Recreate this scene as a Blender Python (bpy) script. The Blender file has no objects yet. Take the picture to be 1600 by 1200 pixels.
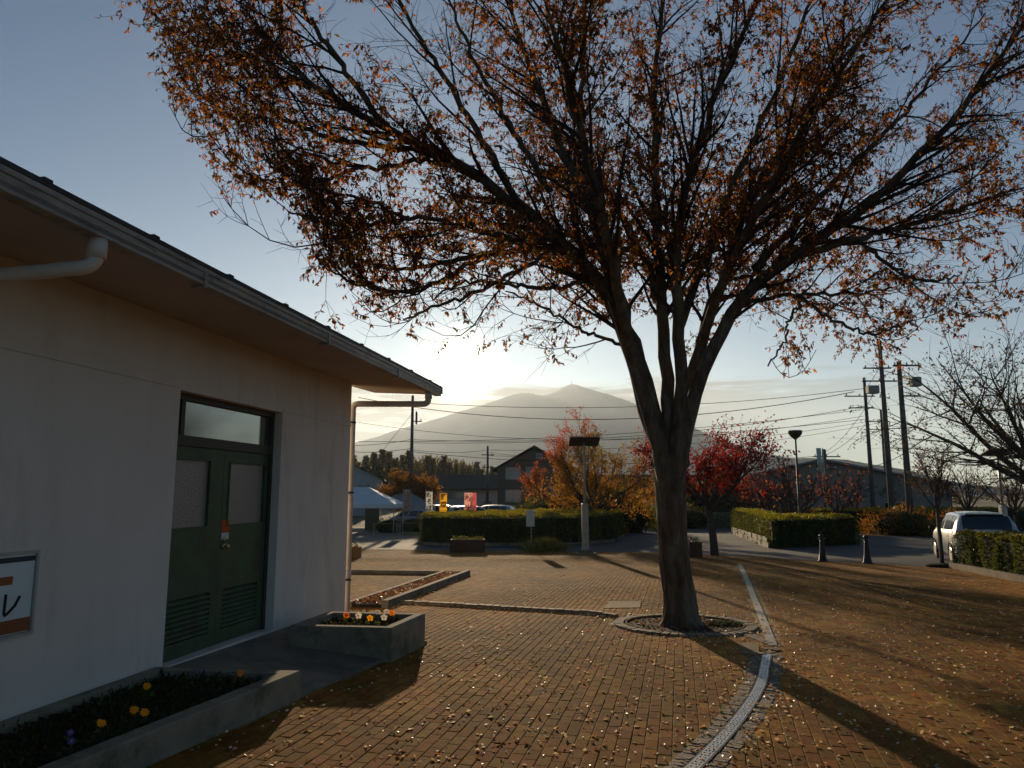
import bpy, math, random
import numpy as np
from mathutils import noise as mnoise
from mathutils import Vector, Matrix

random.seed(7)
RNG = np.random.default_rng(11)
SC = bpy.context.scene
COL = SC.collection
PI = math.pi
R = math.radians

# ------------------------------------------------------------------ camera, sky, sun, exposure
F = 1150.0                        # focal length in pixels of a 1600 wide picture
PITCH = R(8.5)
CAMZ = 1.6
cam_d = bpy.data.cameras.new('camera'); cam = bpy.data.objects.new('camera', cam_d); COL.objects.link(cam)
cam.location = (0, 0, CAMZ); cam.rotation_euler = (PI / 2 + PITCH, 0, 0)
cam_d.sensor_width = 36; cam_d.lens = 36 * F / 1600; cam_d.clip_start = 0.05; cam_d.clip_end = 40000
SC.camera = cam

def ray(u, v):
    x = (u - 800) / F; y = 1.0; z = -(v - 600) / F
    c, s = math.cos(PITCH), math.sin(PITCH)
    return Vector((x, y * c - z * s, y * s + z * c))
def P(u, v, Y):
    d = ray(u, v); k = Y / d.y
    return Vector((d.x * k, Y, CAMZ + d.z * k))
def gz(y):
    return -0.02 * min(max(y, -5.0), 55.0)
def G(u, v, dz=0.0):
    d = ray(u, v)
    t = (CAMZ - dz) / (-d.z - 0.02 * d.y)
    p = Vector((0, 0, CAMZ)) + d * t
    if p.y > 55:
        t = (CAMZ - dz + 1.1) / -d.z; p = Vector((0, 0, CAMZ)) + d * t
    return p

sund = ray(712, 578).normalized()
SUN_EL = math.asin(sund.z); SUN_AZ = math.atan2(sund.x, sund.y)
sl = bpy.data.lights.new('sun', 'SUN'); so = bpy.data.objects.new('sun', sl); COL.objects.link(so)
sl.energy = 5.0; sl.angle = R(0.6); sl.color = (1.0, 0.78, 0.50)
so.rotation_euler = sund.to_track_quat('Z', 'Y').to_euler()
so.location = (0, 0, 30)

W = bpy.data.worlds.new('World'); SC.world = W; W.use_nodes = True
nt = W.node_tree; nt.nodes.clear()
def N(t, **k):
    n = nt.nodes.new(t)
    for a, b in k.items(): setattr(n, a, b)
    return n
out = N('ShaderNodeOutputWorld'); bg = N('ShaderNodeBackground'); nt.links.new(bg.outputs[0], out.inputs[0])
sky = N('ShaderNodeTexSky'); sky.sky_type = 'NISHITA'; sky.sun_disc = False
sky.sun_elevation = SUN_EL; sky.sun_rotation = SUN_AZ; sky.altitude = 50; sky.air_density = 1.0; sky.dust_density = 0.15; sky.ozone_density = 5.0
bg.inputs[1].default_value = 0.066
geo = N('ShaderNodeTexCoord')
def M(op, a, b=None, c=None):
    n = N('ShaderNodeMath', operation=op)
    for i, x in enumerate((a, b, c)):
        if x is None: continue
        if isinstance(x, (int, float)): n.inputs[i].default_value = x
        else: nt.links.new(x, n.inputs[i])
    return n.outputs[0]
vn = N('ShaderNodeVectorMath', operation='NORMALIZE'); nt.links.new(geo.outputs['Generated'], vn.inputs[0])
dp = N('ShaderNodeVectorMath', operation='DOT_PRODUCT'); nt.links.new(vn.outputs[0], dp.inputs[0]); dp.inputs[1].default_value = sund
ang = M('ARCCOSINE', M('MINIMUM', dp.outputs['Value'], 1.0))            # angle from the sun
sep = N('ShaderNodeSeparateXYZ'); nt.links.new(vn.outputs[0], sep.inputs[0])
# the sun's bright disc and its aureole, part of the sky
core = M('EXPONENT', M('MULTIPLY', M('POWER', M('DIVIDE', ang, 0.031), 2.0), -1.0))
aur = M('EXPONENT', M('MULTIPLY', ang, -9.5))
aur2 = M('EXPONENT', M('MULTIPLY', ang, -3.6))
def rgbscale(val, col, k):
    n = N('ShaderNodeVectorMath', operation='SCALE'); n.inputs[0].default_value = [c * k for c in col]; nt.links.new(val, n.inputs['Scale']); return n.outputs[0]
def vadd(a, b):
    n = N('ShaderNodeVectorMath', operation='ADD'); nt.links.new(a, n.inputs[0]); nt.links.new(b, n.inputs[1]); return n.outputs[0]
low = M('MULTIPLY', M('EXPONENT', M('MULTIPLY', M('MAXIMUM', sep.outputs['Z'], 0.0), -8.5)), M('ADD', .35, M('MULTIPLY', .65, M('EXPONENT', M('MULTIPLY', ang, -.9)))))   # pale light along the horizon
glow = vadd(rgbscale(low, (1, .90, .70), 6.5), vadd(vadd(rgbscale(core, (1, .90, .66), 120), rgbscale(aur, (1, .84, .62), 2.4)), rgbscale(aur2, (.93, .97, 1.0), .9)))
# thin banks of cloud low in the sky
mp = N('ShaderNodeMapping'); mp.inputs['Scale'].default_value = (5.0, 5.0, 50.0); mp.inputs['Location'].default_value = (2.3, 0.4, 1.2)
nt.links.new(vn.outputs[0], mp.inputs[0])
nz = N('ShaderNodeTexNoise'); nz.inputs['Scale'].default_value = 1.6; nz.inputs['Detail'].default_value = 7; nz.inputs['Roughness'].default_value = .55
nt.links.new(mp.outputs[0], nz.inputs['Vector'])
def MR(src, a, b, lo=0.0, hi=1.0):
    n = N('ShaderNodeMapRange', interpolation_type='SMOOTHSTEP'); nt.links.new(src, n.inputs[0])
    for k_, x_ in enumerate((a, b, lo, hi)): n.inputs[k_ + 1].default_value = x_
    return n.outputs[0]
tintn = N('ShaderNodeVectorMath', operation='MULTIPLY'); nt.links.new(sky.outputs[0], tintn.inputs[0]); tintn.inputs[1].default_value = (.90, .965, .87)
base = vadd(tintn.outputs[0], glow)
around = MR(ang, .75, .15)                                        # the clouds stand round the sunset
ragged = M('ADD', sep.outputs['Z'], M('MULTIPLY', M('SUBTRACT', nz.outputs['Fac'], .5), .10))
bank = M('MULTIPLY', M('MULTIPLY', MR(ragged, .152, .128), around), .94)   # dim bank of cloud low under the sun
streak = M('MULTIPLY', M('MULTIPLY', MR(nz.outputs['Fac'], .50, .60), MR(sep.outputs['Z'], .155, .13)), MR(ang, .42, .10))
def mixv(f, a, b):
    n = N('ShaderNodeMix', data_type='RGBA'); nt.links.new(f, n.inputs['Factor']); nt.links.new(a, n.inputs['A']); nt.links.new(b, n.inputs['B']); return n
bankc = vadd(rgbscale(core, (1, .9, .7), 60), vadd(rgbscale(aur, (1, .88, .66), .8), rgbscale(aur2, (1, .90, .80), 1.6)))
stc = vadd(rgbscale(core, (1, .9, .7), 60), vadd(rgbscale(aur, (1, .86, .64), 9.0), rgbscale(aur2, (1, .88, .70), 6.0)))
mixb = mixv(bank, base, bankc); mixc = mixv(streak, mixb.outputs['Result'], stc)
nt.links.new(mixc.outputs['Result'], bg.inputs[0])
SC.view_settings.view_transform = 'Standard'; SC.view_settings.look = 'None'; SC.view_settings.gamma = 1
SC.view_settings.use_curve_mapping = False
SC.view_settings.exposure = 0.38
SC.render.engine = 'CYCLES'
SC.cycles.use_denoising = True
SC.cycles.max_bounces = 6; SC.cycles.diffuse_bounces = 3; SC.cycles.glossy_bounces = 3; SC.cycles.transmission_bounces = 4
SC.cycles.volume_bounces = 0; SC.cycles.transparent_max_bounces = 8
SC.cycles.sample_clamp_indirect = 4.0

# ------------------------------------------------------------------ helpers
def tag(o, label=None, cat=None, group=None, kind=None):
    if label: o['label'] = label
    if cat: o['category'] = cat
    if group: o['group'] = group
    if kind: o['kind'] = kind
    return o
def empty(name, loc=(0, 0, 0), rz=0, label=None, cat=None, group=None):
    o = bpy.data.objects.new(name, None); COL.objects.link(o); o.location = loc; o.rotation_euler = (0, 0, rz)
    o.empty_display_size = .1
    return tag(o, label, cat, group)
def link(name, me, parent=None, kind=None):
    o = bpy.data.objects.new(name, me); COL.objects.link(o)
    if parent: o.parent = parent
    if kind: o['kind'] = kind
    return o
class MB:
    def __init__(s): s.v = []; s.f = []
    def add(s, vs, fs):
        k = len(s.v); s.v += [tuple(p) for p in vs]; s.f += [tuple(i + k for i in f) for f in fs]; return s
    def hexa(s, fn, u0, u1, v0, v1, w0, w1):
        vs = [fn(u, v, w) for w in (w0, w1) for v in (v0, v1) for u in (u0, u1)]
        return s.add(vs, [(0, 2, 3, 1), (4, 5, 7, 6), (0, 1, 5, 4), (2, 6, 7, 3), (0, 4, 6, 2), (1, 3, 7, 5)])
    def box(s, cx, cy, cz, sx, sy, sz, rz=0):
        c, n = math.cos(rz), math.sin(rz)
        return s.hexa(lambda u, v, w: (cx + u * c - v * n, cy + u * n + v * c, cz + w), -sx / 2, sx / 2, -sy / 2, sy / 2, -sz / 2, sz / 2)
    def bbox(s, cx, cy, cz, sx, sy, sz, b=.01, rz=0):
        c, n = math.cos(rz), math.sin(rz); vs = []
        hx, hy, hz = sx / 2, sy / 2, sz / 2
        for (zz, d) in ((-hz, b), (-hz + b, 0), (hz - b, 0), (hz, b)):
            ox, oy = hx - d, hy - d
            for (x, y) in ((-ox + b, -oy), (ox - b, -oy), (ox, -oy + b), (ox, oy - b), (ox - b, oy), (-ox + b, oy), (-ox, oy - b), (-ox, -oy + b)):
                vs.append((cx + x * c - y * n, cy + x * n + y * c, cz + zz))
        fs = [tuple(range(7, -1, -1)), tuple(range(24, 32))]
        for r_ in range(3):
            for i in range(8):
                a = r_ * 8 + i; b2 = r_ * 8 + (i + 1) % 8
                fs.append((a, b2, b2 + 8, a + 8))
        return s.add(vs, fs)
    def tube(s, pts, rad, n=8, caps=True):
        pts = [Vector(p) for p in pts]
        if isinstance(rad, (int, float)): rad = [rad] * len(pts)
        vs = []; fs = []
        t0 = (pts[1] - pts[0]).normalized()
        ref = Vector((0, 0, 1)) if abs(t0.z) < .9 else Vector((1, 0, 0))
        u = t0.cross(ref).normalized()
        for i, p in enumerate(pts):
            a = pts[max(i - 1, 0)]; b = pts[min(i + 1, len(pts) - 1)]; t = (b - a).normalized()
            u = (u - t * u.dot(t)).normalized(); w = t.cross(u)
            for k in range(n):
                an = 2 * PI * k / n; vs.append(p + (u * math.cos(an) + w * math.sin(an)) * rad[i])
        for i in range(len(pts) - 1):
            for k in range(n):
                a = i * n + k; b = i * n + (k + 1) % n
                fs.append((a, b, b + n, a + n))
        if caps: fs += [tuple(range(n - 1, -1, -1)), tuple(range((len(pts) - 1) * n, len(pts) * n))]
        return s.add(vs, fs)
    def lathe(s, cx, cy, prof, n=20):
        vs = []; fs = []
        for (r_, z) in prof:
            for k in range(n):
                an = 2 * PI * k / n; vs.append((cx + r_ * math.cos(an), cy + r_ * math.sin(an), z))
        for i in range(len(prof) - 1):
            for k in range(n):
                a = i * n + k; b = i * n + (k + 1) % n; fs.append((a, b, b + n, a + n))
        fs += [tuple(range(n - 1, -1, -1)), tuple(range((len(prof) - 1) * n, len(prof) * n))]
        return s.add(vs, fs)
    def prism(s, poly, z0, z1):
        """poly in xy; z0, z1 numbers or functions of (x, y)"""
        n = len(poly); g = lambda z, p: z(p[0], p[1]) if callable(z) else z
        a = sum(poly[i][0] * poly[(i + 1) % n][1] - poly[(i + 1) % n][0] * poly[i][1] for i in range(n))
        if a < 0: poly = poly[::-1]
        vs = [(p[0], p[1], g(z0, p)) for p in poly] + [(p[0], p[1], g(z1, p)) for p in poly]
        fs = [tuple(range(n - 1, -1, -1)), tuple(range(n, 2 * n))] + [(i, (i + 1) % n, (i + 1) % n + n, i + n) for i in range(n)]
        return s.add(vs, fs)
    def mesh(s, name, mat, smooth=False, off=None):
        me = bpy.data.meshes.new(name)
        v = s.v if off is None else [(a - off[0], b - off[1], c - off[2]) for a, b, c in s.v]
        me.from_pydata(v, [], s.f); me.update()
        if mat: me.materials.append(mat)
        if smooth: me.polygons.foreach_set('use_smooth', [True] * len(me.polygons))
        return me
    def build(s, name, mat, parent=None, smooth=False, world=False, kind=None):
        """world=True: vertices are in world space, the parent stands unrotated at its location"""
        off = None
        if world and parent is not None:
            q = parent; off = Vector((0, 0, 0))
            while q is not None: off = off + q.location; q = q.parent
        return link(name, s.mesh(name, mat, smooth, off), parent, kind)
def np_mesh(name, V, Fc, mat, tint=None, smooth=False):
    V = np.asarray(V, dtype=np.float32); Fc = np.asarray(Fc, dtype=np.int32)
    me = bpy.data.meshes.new(name); k = Fc.shape[1]; n = len(Fc)
    me.vertices.add(len(V)); me.vertices.foreach_set('co', V.ravel())
    me.loops.add(n * k); me.loops.foreach_set('vertex_index', Fc.ravel())
    me.polygons.add(n); me.polygons.foreach_set('loop_start', np.arange(0, n * k, k, dtype=np.int32))
    try: me.polygons.foreach_set('loop_total', np.full(n, k, dtype=np.int32))
    except Exception: pass
    me.polygons.foreach_set('use_smooth', np.full(n, bool(smooth)))
    me.update(calc_edges=True)
    if tint is not None:
        at = me.color_attributes.new('tint', 'FLOAT_COLOR', 'POINT')
        T = np.ones((len(V), 4), dtype=np.float32); T[:, :3] = tint; at.data.foreach_set('color', T.ravel())
    if mat: me.materials.append(mat)
    return me
def copy_tree(o, parent=None):
    c = o.copy(); COL.objects.link(c); c.parent = parent
    for ch in KIDS.get(o.name, None) or [x for x in o.children]: copy_tree(ch, c)
    return c
KIDS = {}

# ------------------------------------------------------------------ materials
def mat(name, c1, c2=None, scale=6.0, rough=.8, bump=0.0, bscale=None, metal=0.0, spec=.3, detail=6, stretch=None, coat=0, bdist=.01, c3=None, s3=1.0):
    m = bpy.data.materials.new(name); m.use_nodes = True; t = m.node_tree; b = t.nodes['Principled BSDF']
    b.inputs['Roughness'].default_value = rough; b.inputs['Metallic'].default_value = metal
    b.inputs['Specular IOR Level'].default_value = spec
    if coat: b.inputs['Coat Weight'].default_value = coat; b.inputs['Coat Roughness'].default_value = .08
    tc = t.nodes.new('ShaderNodeTexCoord'); mpn = t.nodes.new('ShaderNodeMapping'); t.links.new(tc.outputs['Object'], mpn.inputs[0])
    if stretch: mpn.inputs['Scale'].default_value = stretch
    c2 = c2 or tuple(x * .7 for x in c1)
    n = t.nodes.new('ShaderNodeTexNoise'); n.inputs['Scale'].default_value = scale; n.inputs['Detail'].default_value = detail; n.inputs['Roughness'].default_value = .62
    t.links.new(mpn.outputs[0], n.inputs['Vector'])
    r = t.nodes.new('ShaderNodeValToRGB'); t.links.new(n.outputs['Fac'], r.inputs[0])
    r.color_ramp.elements[0].position = .34; r.color_ramp.elements[1].position = .66
    r.color_ramp.elements[0].color = (*c2, 1); r.color_ramp.elements[1].color = (*c1, 1)
    colout = r.outputs[0]
    if c3:
        n3 = t.nodes.new('ShaderNodeTexNoise'); n3.inputs['Scale'].default_value = s3; n3.inputs['Detail'].default_value = 8; n3.inputs['Roughness'].default_value = .7
        t.links.new(mpn.outputs[0], n3.inputs['Vector'])
        mr = t.nodes.new('ShaderNodeMapRange'); mr.inputs[1].default_value = .5; mr.inputs[2].default_value = .68; t.links.new(n3.outputs['Fac'], mr.inputs[0])
        mx = t.nodes.new('ShaderNodeMix'); mx.data_type = 'RGBA'; t.links.new(mr.outputs[0], mx.inputs['Factor']); t.links.new(colout, mx.inputs['A']); mx.inputs['B'].default_value = (*c3, 1)
        colout = mx.outputs['Result']
    t.links.new(colout, b.inputs['Base Color'])
    if bump:
        nb = t.nodes.new('ShaderNodeTexNoise'); nb.inputs['Scale'].default_value = bscale or scale * 6; nb.inputs['Detail'].default_value = 5
        t.links.new(mpn.outputs[0], nb.inputs['Vector'])
        bp = t.nodes.new('ShaderNodeBump'); bp.inputs['Strength'].default_value = bump; bp.inputs['Distance'].default_value = bdist
        t.links.new(nb.outputs['Fac'], bp.inputs['Height']); t.links.new(bp.outputs[0], b.inputs['Normal'])
    return m
def mat_tint(name, trans=.5, rough=.6, noise=.35, nscale=30, spec=.25, bump=0, sparkle=0):
    """colour from the mesh's own per-piece tint"""
    m = bpy.data.materials.new(name); m.use_nodes = True; t = m.node_tree; b = t.nodes['Principled BSDF']; o = t.nodes['Material Output']
    a = t.nodes.new('ShaderNodeAttribute'); a.attribute_name = 'tint'
    tc = t.nodes.new('ShaderNodeTexCoord'); n = t.nodes.new('ShaderNodeTexNoise'); n.inputs['Scale'].default_value = nscale; n.inputs['Detail'].default_value = 6; n.inputs['Roughness'].default_value = .7
    t.links.new(tc.outputs['Object'], n.inputs['Vector'])
    mr = t.nodes.new('ShaderNodeMapRange'); mr.inputs[1].default_value = .3; mr.inputs[2].default_value = .7; mr.inputs[3].default_value = 1 - noise; mr.inputs[4].default_value = 1 + noise
    t.links.new(n.outputs['Fac'], mr.inputs[0])
    s = t.nodes.new('ShaderNodeVectorMath'); s.operation = 'SCALE'; t.links.new(a.outputs['Color'], s.inputs[0]); t.links.new(mr.outputs[0], s.inputs['Scale'])
    t.links.new(s.outputs[0], b.inputs['Base Color']); b.inputs['Roughness'].default_value = rough; b.inputs['Specular IOR Level'].default_value = spec
    if bump:
        nb = t.nodes.new('ShaderNodeTexNoise'); nb.inputs['Scale'].default_value = 160; nb.inputs['Detail'].default_value = 4; t.links.new(tc.outputs['Object'], nb.inputs['Vector'])
        bp = t.nodes.new('ShaderNodeBump'); bp.inputs['Strength'].default_value = bump; bp.inputs['Distance'].default_value = .004
        t.links.new(nb.outputs['Fac'], bp.inputs['Height']); t.links.new(bp.outputs[0], b.inputs['Normal'])
    if trans:
        tr = t.nodes.new('ShaderNodeBsdfTranslucent'); s2 = t.nodes.new('ShaderNodeVectorMath'); s2.operation = 'MULTIPLY'
        s2.inputs[1].default_value = (2.3, 1.8, 1.0); t.links.new(s.outputs[0], s2.inputs[0]); t.links.new(s2.outputs[0], tr.inputs[0])
        mx = t.nodes.new('ShaderNodeMixShader'); mx.inputs[0].default_value = trans
        t.links.new(b.outputs[0], mx.inputs[1]); t.links.new(tr.outputs[0], mx.inputs[2]); t.links.new(mx.outputs[0], o.inputs[0])
    return m
def mat_glass(name, col, rough=.1, bump=0, bscale=60, spec=.6, metal=0):
    m = mat(name, col, col, rough=rough, spec=spec, bump=bump, bscale=bscale, metal=metal); return m

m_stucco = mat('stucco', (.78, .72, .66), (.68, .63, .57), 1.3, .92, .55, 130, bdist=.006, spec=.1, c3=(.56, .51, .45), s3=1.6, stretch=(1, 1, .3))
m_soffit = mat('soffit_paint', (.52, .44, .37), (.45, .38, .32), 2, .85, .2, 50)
m_gutter = mat('gutter_metal', (.42, .38, .33), (.33, .30, .26), 2.2, .5, .05, spec=.4, stretch=(1, 1, 4), c3=(.15, .13, .11), s3=3)
m_roof = mat('roof_sheet', (.07, .065, .06), (.04, .04, .04), 3, .6)
m_pipe = mat('downpipe_plastic', (.70, .62, .54), (.58, .51, .45), 3, .45, spec=.4)
m_door = mat('green_door_paint', (.060, .105, .050), (.042, .078, .036), 3, .55, .1, 60, spec=.35, c3=(.05, .045, .03), s3=2.5)
m_dframe = mat('door_frame_paint', (.060, .050, .040), (.04, .035, .03), 3, .55, spec=.35)
m_glass = mat_glass('frosted_glass', (.24, .21, .19), .32, .8, 55, spec=.8)
m_glassT = mat_glass('clear_glass', (.40, .42, .40), .09, .05, 3, spec=1.0, metal=.85)
m_brass = mat('brass', (.65, .5, .25), (.5, .35, .15), 30, .3, metal=.9)
m_orange = mat('orange_paper', (.62, .10, .02), (.52, .08, .02), 8, .8)
m_paper = mat('white_paper', (.62, .64, .60), (.52, .54, .5), 8, .8)
m_conc = mat('planter_concrete', (.30, .26, .19), (.19, .165, .12), 3.5, .93, .6, 60, c3=(.075, .085, .05), s3=2.2)
m_concL = mat('landing_concrete', (.26, .22, .17), (.19, .16, .12), 2.5, .93, .4, 80, c3=(.10, .095, .08), s3=1.5)
m_kerb = mat('kerb_concrete', (.30, .24, .17), (.20, .16, .11), 3, .95, .5, 60, c3=(.10, .10, .06), s3=2)
m_soil = mat('soil', (.035, .028, .018), (.02, .016, .011), 20, 1, 1, 90)
m_bark = mat('zelkova_bark', (.155, .105, .065), (.06, .042, .028), 11, .95, 1.0, 16, bdist=.03, stretch=(1, 1, .35), c3=(.19, .18, .13), s3=5)
m_twig = mat('twig_bark', (.06, .047, .037), (.04, .03, .025), 10, .95)
m_bark2 = mat('grey_bark', (.09, .078, .062), (.055, .048, .04), 9, .95, .5, 30)
m_leaf = mat_tint('autumn_leaf', .55, .55)
m_leafg = mat_tint('green_leaf', .35, .5)
m_fallen = mat_tint('fallen_leaf', .15, .5, spec=.4)
m_petal = mat_tint('petal', .3, .6, .12)
m_brick = mat_tint('paver_brick', 0, .95, .45, 26, spec=.06, bump=.5)
m_bed = mat('joint_moss', (.36, .24, .06), (.20, .13, .05), 14, 1, .8, 120, c3=(.07, .045, .025), s3=2.5)
m_sett = mat_tint('granite_sett', 0, .8, .35, 50, spec=.3, bump=.8)
m_road = mat('asphalt', (.062, .060, .058), (.046, .045, .044), .6, .88, .5, 160, spec=.35, c3=(.085, .08, .072), s3=.25)
m_ground = mat('field_soil', (.10, .085, .045), (.06, .055, .03), .05, 1, .3, 3, c3=(.045, .06, .02), s3=.02)
m_sunlit = mat('sunlit_ground', (.20, .165, .125), (.15, .125, .095), .8, .95, .4, 60)  # paler than the road: sunlight on the ground put into the colour
m_white = mat('white_line', (.62, .57, .48), (.42, .38, .31), 22, .9, .7, 120, c3=(.28, .24, .19), s3=9)
m_steel = mat('galvanised_steel', (.52, .53, .53), (.38, .39, .39), 8, .42, .15, 40, metal=.55, spec=.5, c3=(.25, .2, .15), s3=5)
m_dark = mat('dark_recess', (.012, .011, .010), None, 10, 1)
m_lampw = mat('lamp_cream_paint', (.42, .38, .31), (.32, .29, .24), 4, .6)
m_lampd = mat('lamp_dark_metal', (.10, .075, .06), (.06, .05, .04), 4, .5, spec=.4)
m_solar = mat('solar_panel', (.018, .02, .03), (.012, .013, .02), 4, .25, spec=.6)
m_black = mat('black_iron', (.025, .024, .023), (.015, .015, .015), 8, .5, spec=.4)
m_cpole = mat('concrete_pole', (.16, .14, .12), (.10, .09, .08), 2, .9)
m_wire = mat('cable', (.03, .03, .03), None, 2, .7)
m_silver = mat('silver_car_paint', (.50, .52, .53), (.47, .49, .50), 2, .28, metal=.35, spec=.5, coat=.8)
m_carw = mat('white_car_paint', (.40, .40, .40), (.36, .36, .36), 2, .3, coat=.6)
m_cardk = mat('dark_car_paint', (.05, .055, .065), (.04, .045, .05), 2, .3, coat=.6)
m_cglass = mat_glass('car_glass', (.012, .016, .018), .03, 0, spec=1.0)
m_tyre = mat('tyre', (.02, .02, .02), None, 10, .9)
m_rim = mat('wheel_rim', (.45, .45, .45), None, 10, .35, metal=.8)
m_tail = mat('tail_lamp', (.55, .02, .015), (.4, .01, .01), 10, .15, spec=.8)
m_plastic = mat('black_plastic', (.02, .02, .02), None, 10, .5)
m_housed = mat('dark_house_siding', (.17, .125, .085), (.13, .10, .07), .6, .9, .3, 12)
m_rooft = mat('house_roof_tile', (.055, .05, .05), (.04, .036, .020), .8, .8, .5, 6)
m_houseg = mat('pale_house_wall', (.45, .44, .43), (.38, .37, .36), .4, .9)
m_hall = mat('hall_cladding', (.30, .255, .215), (.25, .21, .18), .2, .9, .3, 4)
m_wglass = mat_glass('house_glass', (.14, .17, .19), .12, 0, spec=.8)
m_wframe = mat('window_frame', (.42, .42, .40), (.36, .36, .34), 5, .6)
m_tent = mat('white_canvas', (.74, .74, .72), (.66, .66, .65), 1.5, .8)
m_tentb = mat('grey_canvas', (.30, .29, .27), (.26, .25, .23), 1.5, .8)
m_boxg = mat('green_cabinet_paint', (.09, .095, .055), (.06, .065, .04), 3, .7)
m_mtn = mat('mountain_forest', (.045, .055, .038), (.025, .032, .022), .004, 1, c3=(.07, .06, .04), s3=.0015)
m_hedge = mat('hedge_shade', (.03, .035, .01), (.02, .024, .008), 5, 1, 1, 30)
m_terra = mat('terracotta', (.42, .20, .06), (.34, .15, .05), 6, .85)
m_cloth = {}
for nm, c in dict(dark=(.035, .035, .045), white=(.48, .47, .45), yellow=(.80, .42, .02), pink=(.80, .38, .32), red=(.62, .12, .13)).items():
    mm = mat('banner_cloth_' + nm, c, tuple(x * .9 for x in c), 6, .85)
    t = mm.node_tree; tr = t.nodes.new('ShaderNodeBsdfTranslucent'); tr.inputs[0].default_value = (*c, 1); mx = t.nodes.new('ShaderNodeMixShader'); mx.inputs[0].default_value = .55
    t.links.new(t.nodes['Principled BSDF'].outputs[0], mx.inputs[1]); t.links.new(tr.outputs[0], mx.inputs[2]); t.links.new(mx.outputs[0], t.nodes['Material Output'].inputs[0]); m_cloth[nm] = mm
m_ink = mat('ink', (.02, .02, .02), None, 5, .7)
m_inkr = mat('red_ink', (.45, .05, .06), None, 5, .7)
m_signb = mat('sign_board', (.66, .74, .74), (.6, .68, .69), 3, .6)
m_signd = mat('sign_dark_stripe', (.035, .045, .06), None, 3, .6)
m_signo = mat('sign_brown_stripe', (.30, .11, .035), (.24, .085, .03), 3, .6)
m_signf = mat('sign_frame', (.52, .50, .45), None, 3, .5)
m_cover = mat('cover_stone', (.25, .145, .06), (.18, .11, .05), 6, .9, .6, 60)
m_stone = mat('wall_stone', (.36, .30, .23), (.24, .2, .16), 5, .92, .6, 30)
m_light = mat('lamp_lens', (.8, .8, .78), None, 5, .3)

# ------------------------------------------------------------------ setting: ground, road, mountain
def strip_sheet(poly, off, name, m, kind='structure', ybreaks=(-5, 55)):
    """a polygon laid on the ground profile, cut where the profile bends"""
    def clip(pl, y, keep_above):
        o = []
        for i in range(len(pl)):
            a, b = pl[i], pl[(i + 1) % len(pl)]
            ia = (a[1] >= y) == keep_above or a[1] == y; ib = (b[1] >= y) == keep_above or b[1] == y
            if ia: o.append(a)
            if ia != ib:
                t = (y - a[1]) / (b[1] - a[1]); o.append((a[0] + (b[0] - a[0]) * t, y))
        return o
    mb = MB(); rest = poly
    parts = []
    for y in ybreaks:
        lo = clip(rest, y, False); hi = clip(rest, y, True)
        if len(lo) > 2: parts.append(lo)
        rest = hi
        if len(rest) < 3: break
    if len(rest) > 2: parts.append(rest)
    for pl in parts:
        a = sum(pl[i][0] * pl[(i + 1) % len(pl)][1] - pl[(i + 1) % len(pl)][0] * pl[i][1] for i in range(len(pl)))
        if a < 0: pl = pl[::-1]
        k = len(mb.v); mb.v += [(x, y, gz(y) + off) for x, y in pl]; mb.f.append(tuple(range(k, k + len(pl))))
    o = mb.build(name, m); o['kind'] = kind
    return o
strip_sheet([(-9000, -6000), (9000, -6000), (9000, 11000), (-9000, 11000)], 0, 'ground', m_ground)
strip_sheet([(-40, 20), (60, 20), (75, 62), (-50, 62)], .004, 'road', m_road)
DIRL = Vector((math.sin(R(12.6)), math.cos(R(12.6)), 0)); DIRR = Vector((math.sin(R(16)), math.cos(R(16)), 0))
far_px = [(430, 858), (560, 858), (690, 860), (830, 862), (1000, 863), (1090, 867), (1180, 870), (1260, 876), (1350, 880), (1440, 886), (1483, 889)]
far_pts = [G(u, v) for u, v in far_px]
kerb_a = G(1483, 888); kerb_b = G(1600, 912)
kd = (kerb_b - kerb_a).normalized(); kerb_c = kerb_b + kd * 16
pave_poly = [(-14, 0.8), (kerb_c.x, .8)] + [(kerb_b.x, kerb_b.y), (kerb_a.x, kerb_a.y)] + [(p.x, p.y) for p in far_pts[::-1]] + [(-14, far_pts[0].y)]
bed = strip_sheet(pave_poly, .008, 'pavement', m_bed)
tag(bed, 'ochre block pavement with mossy joints laid in long rows across the square')
strip_sheet([(-40, 62), (-3.5, 62), (-3.5, 38), (-7, 33.5), (-7.5, 31.2), (-14, 31.2), (-40, 31.2)], .008, 'sunlit_patch', m_sunlit)  # pale sheet that paints the sunlit stretch of ground lighter

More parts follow.
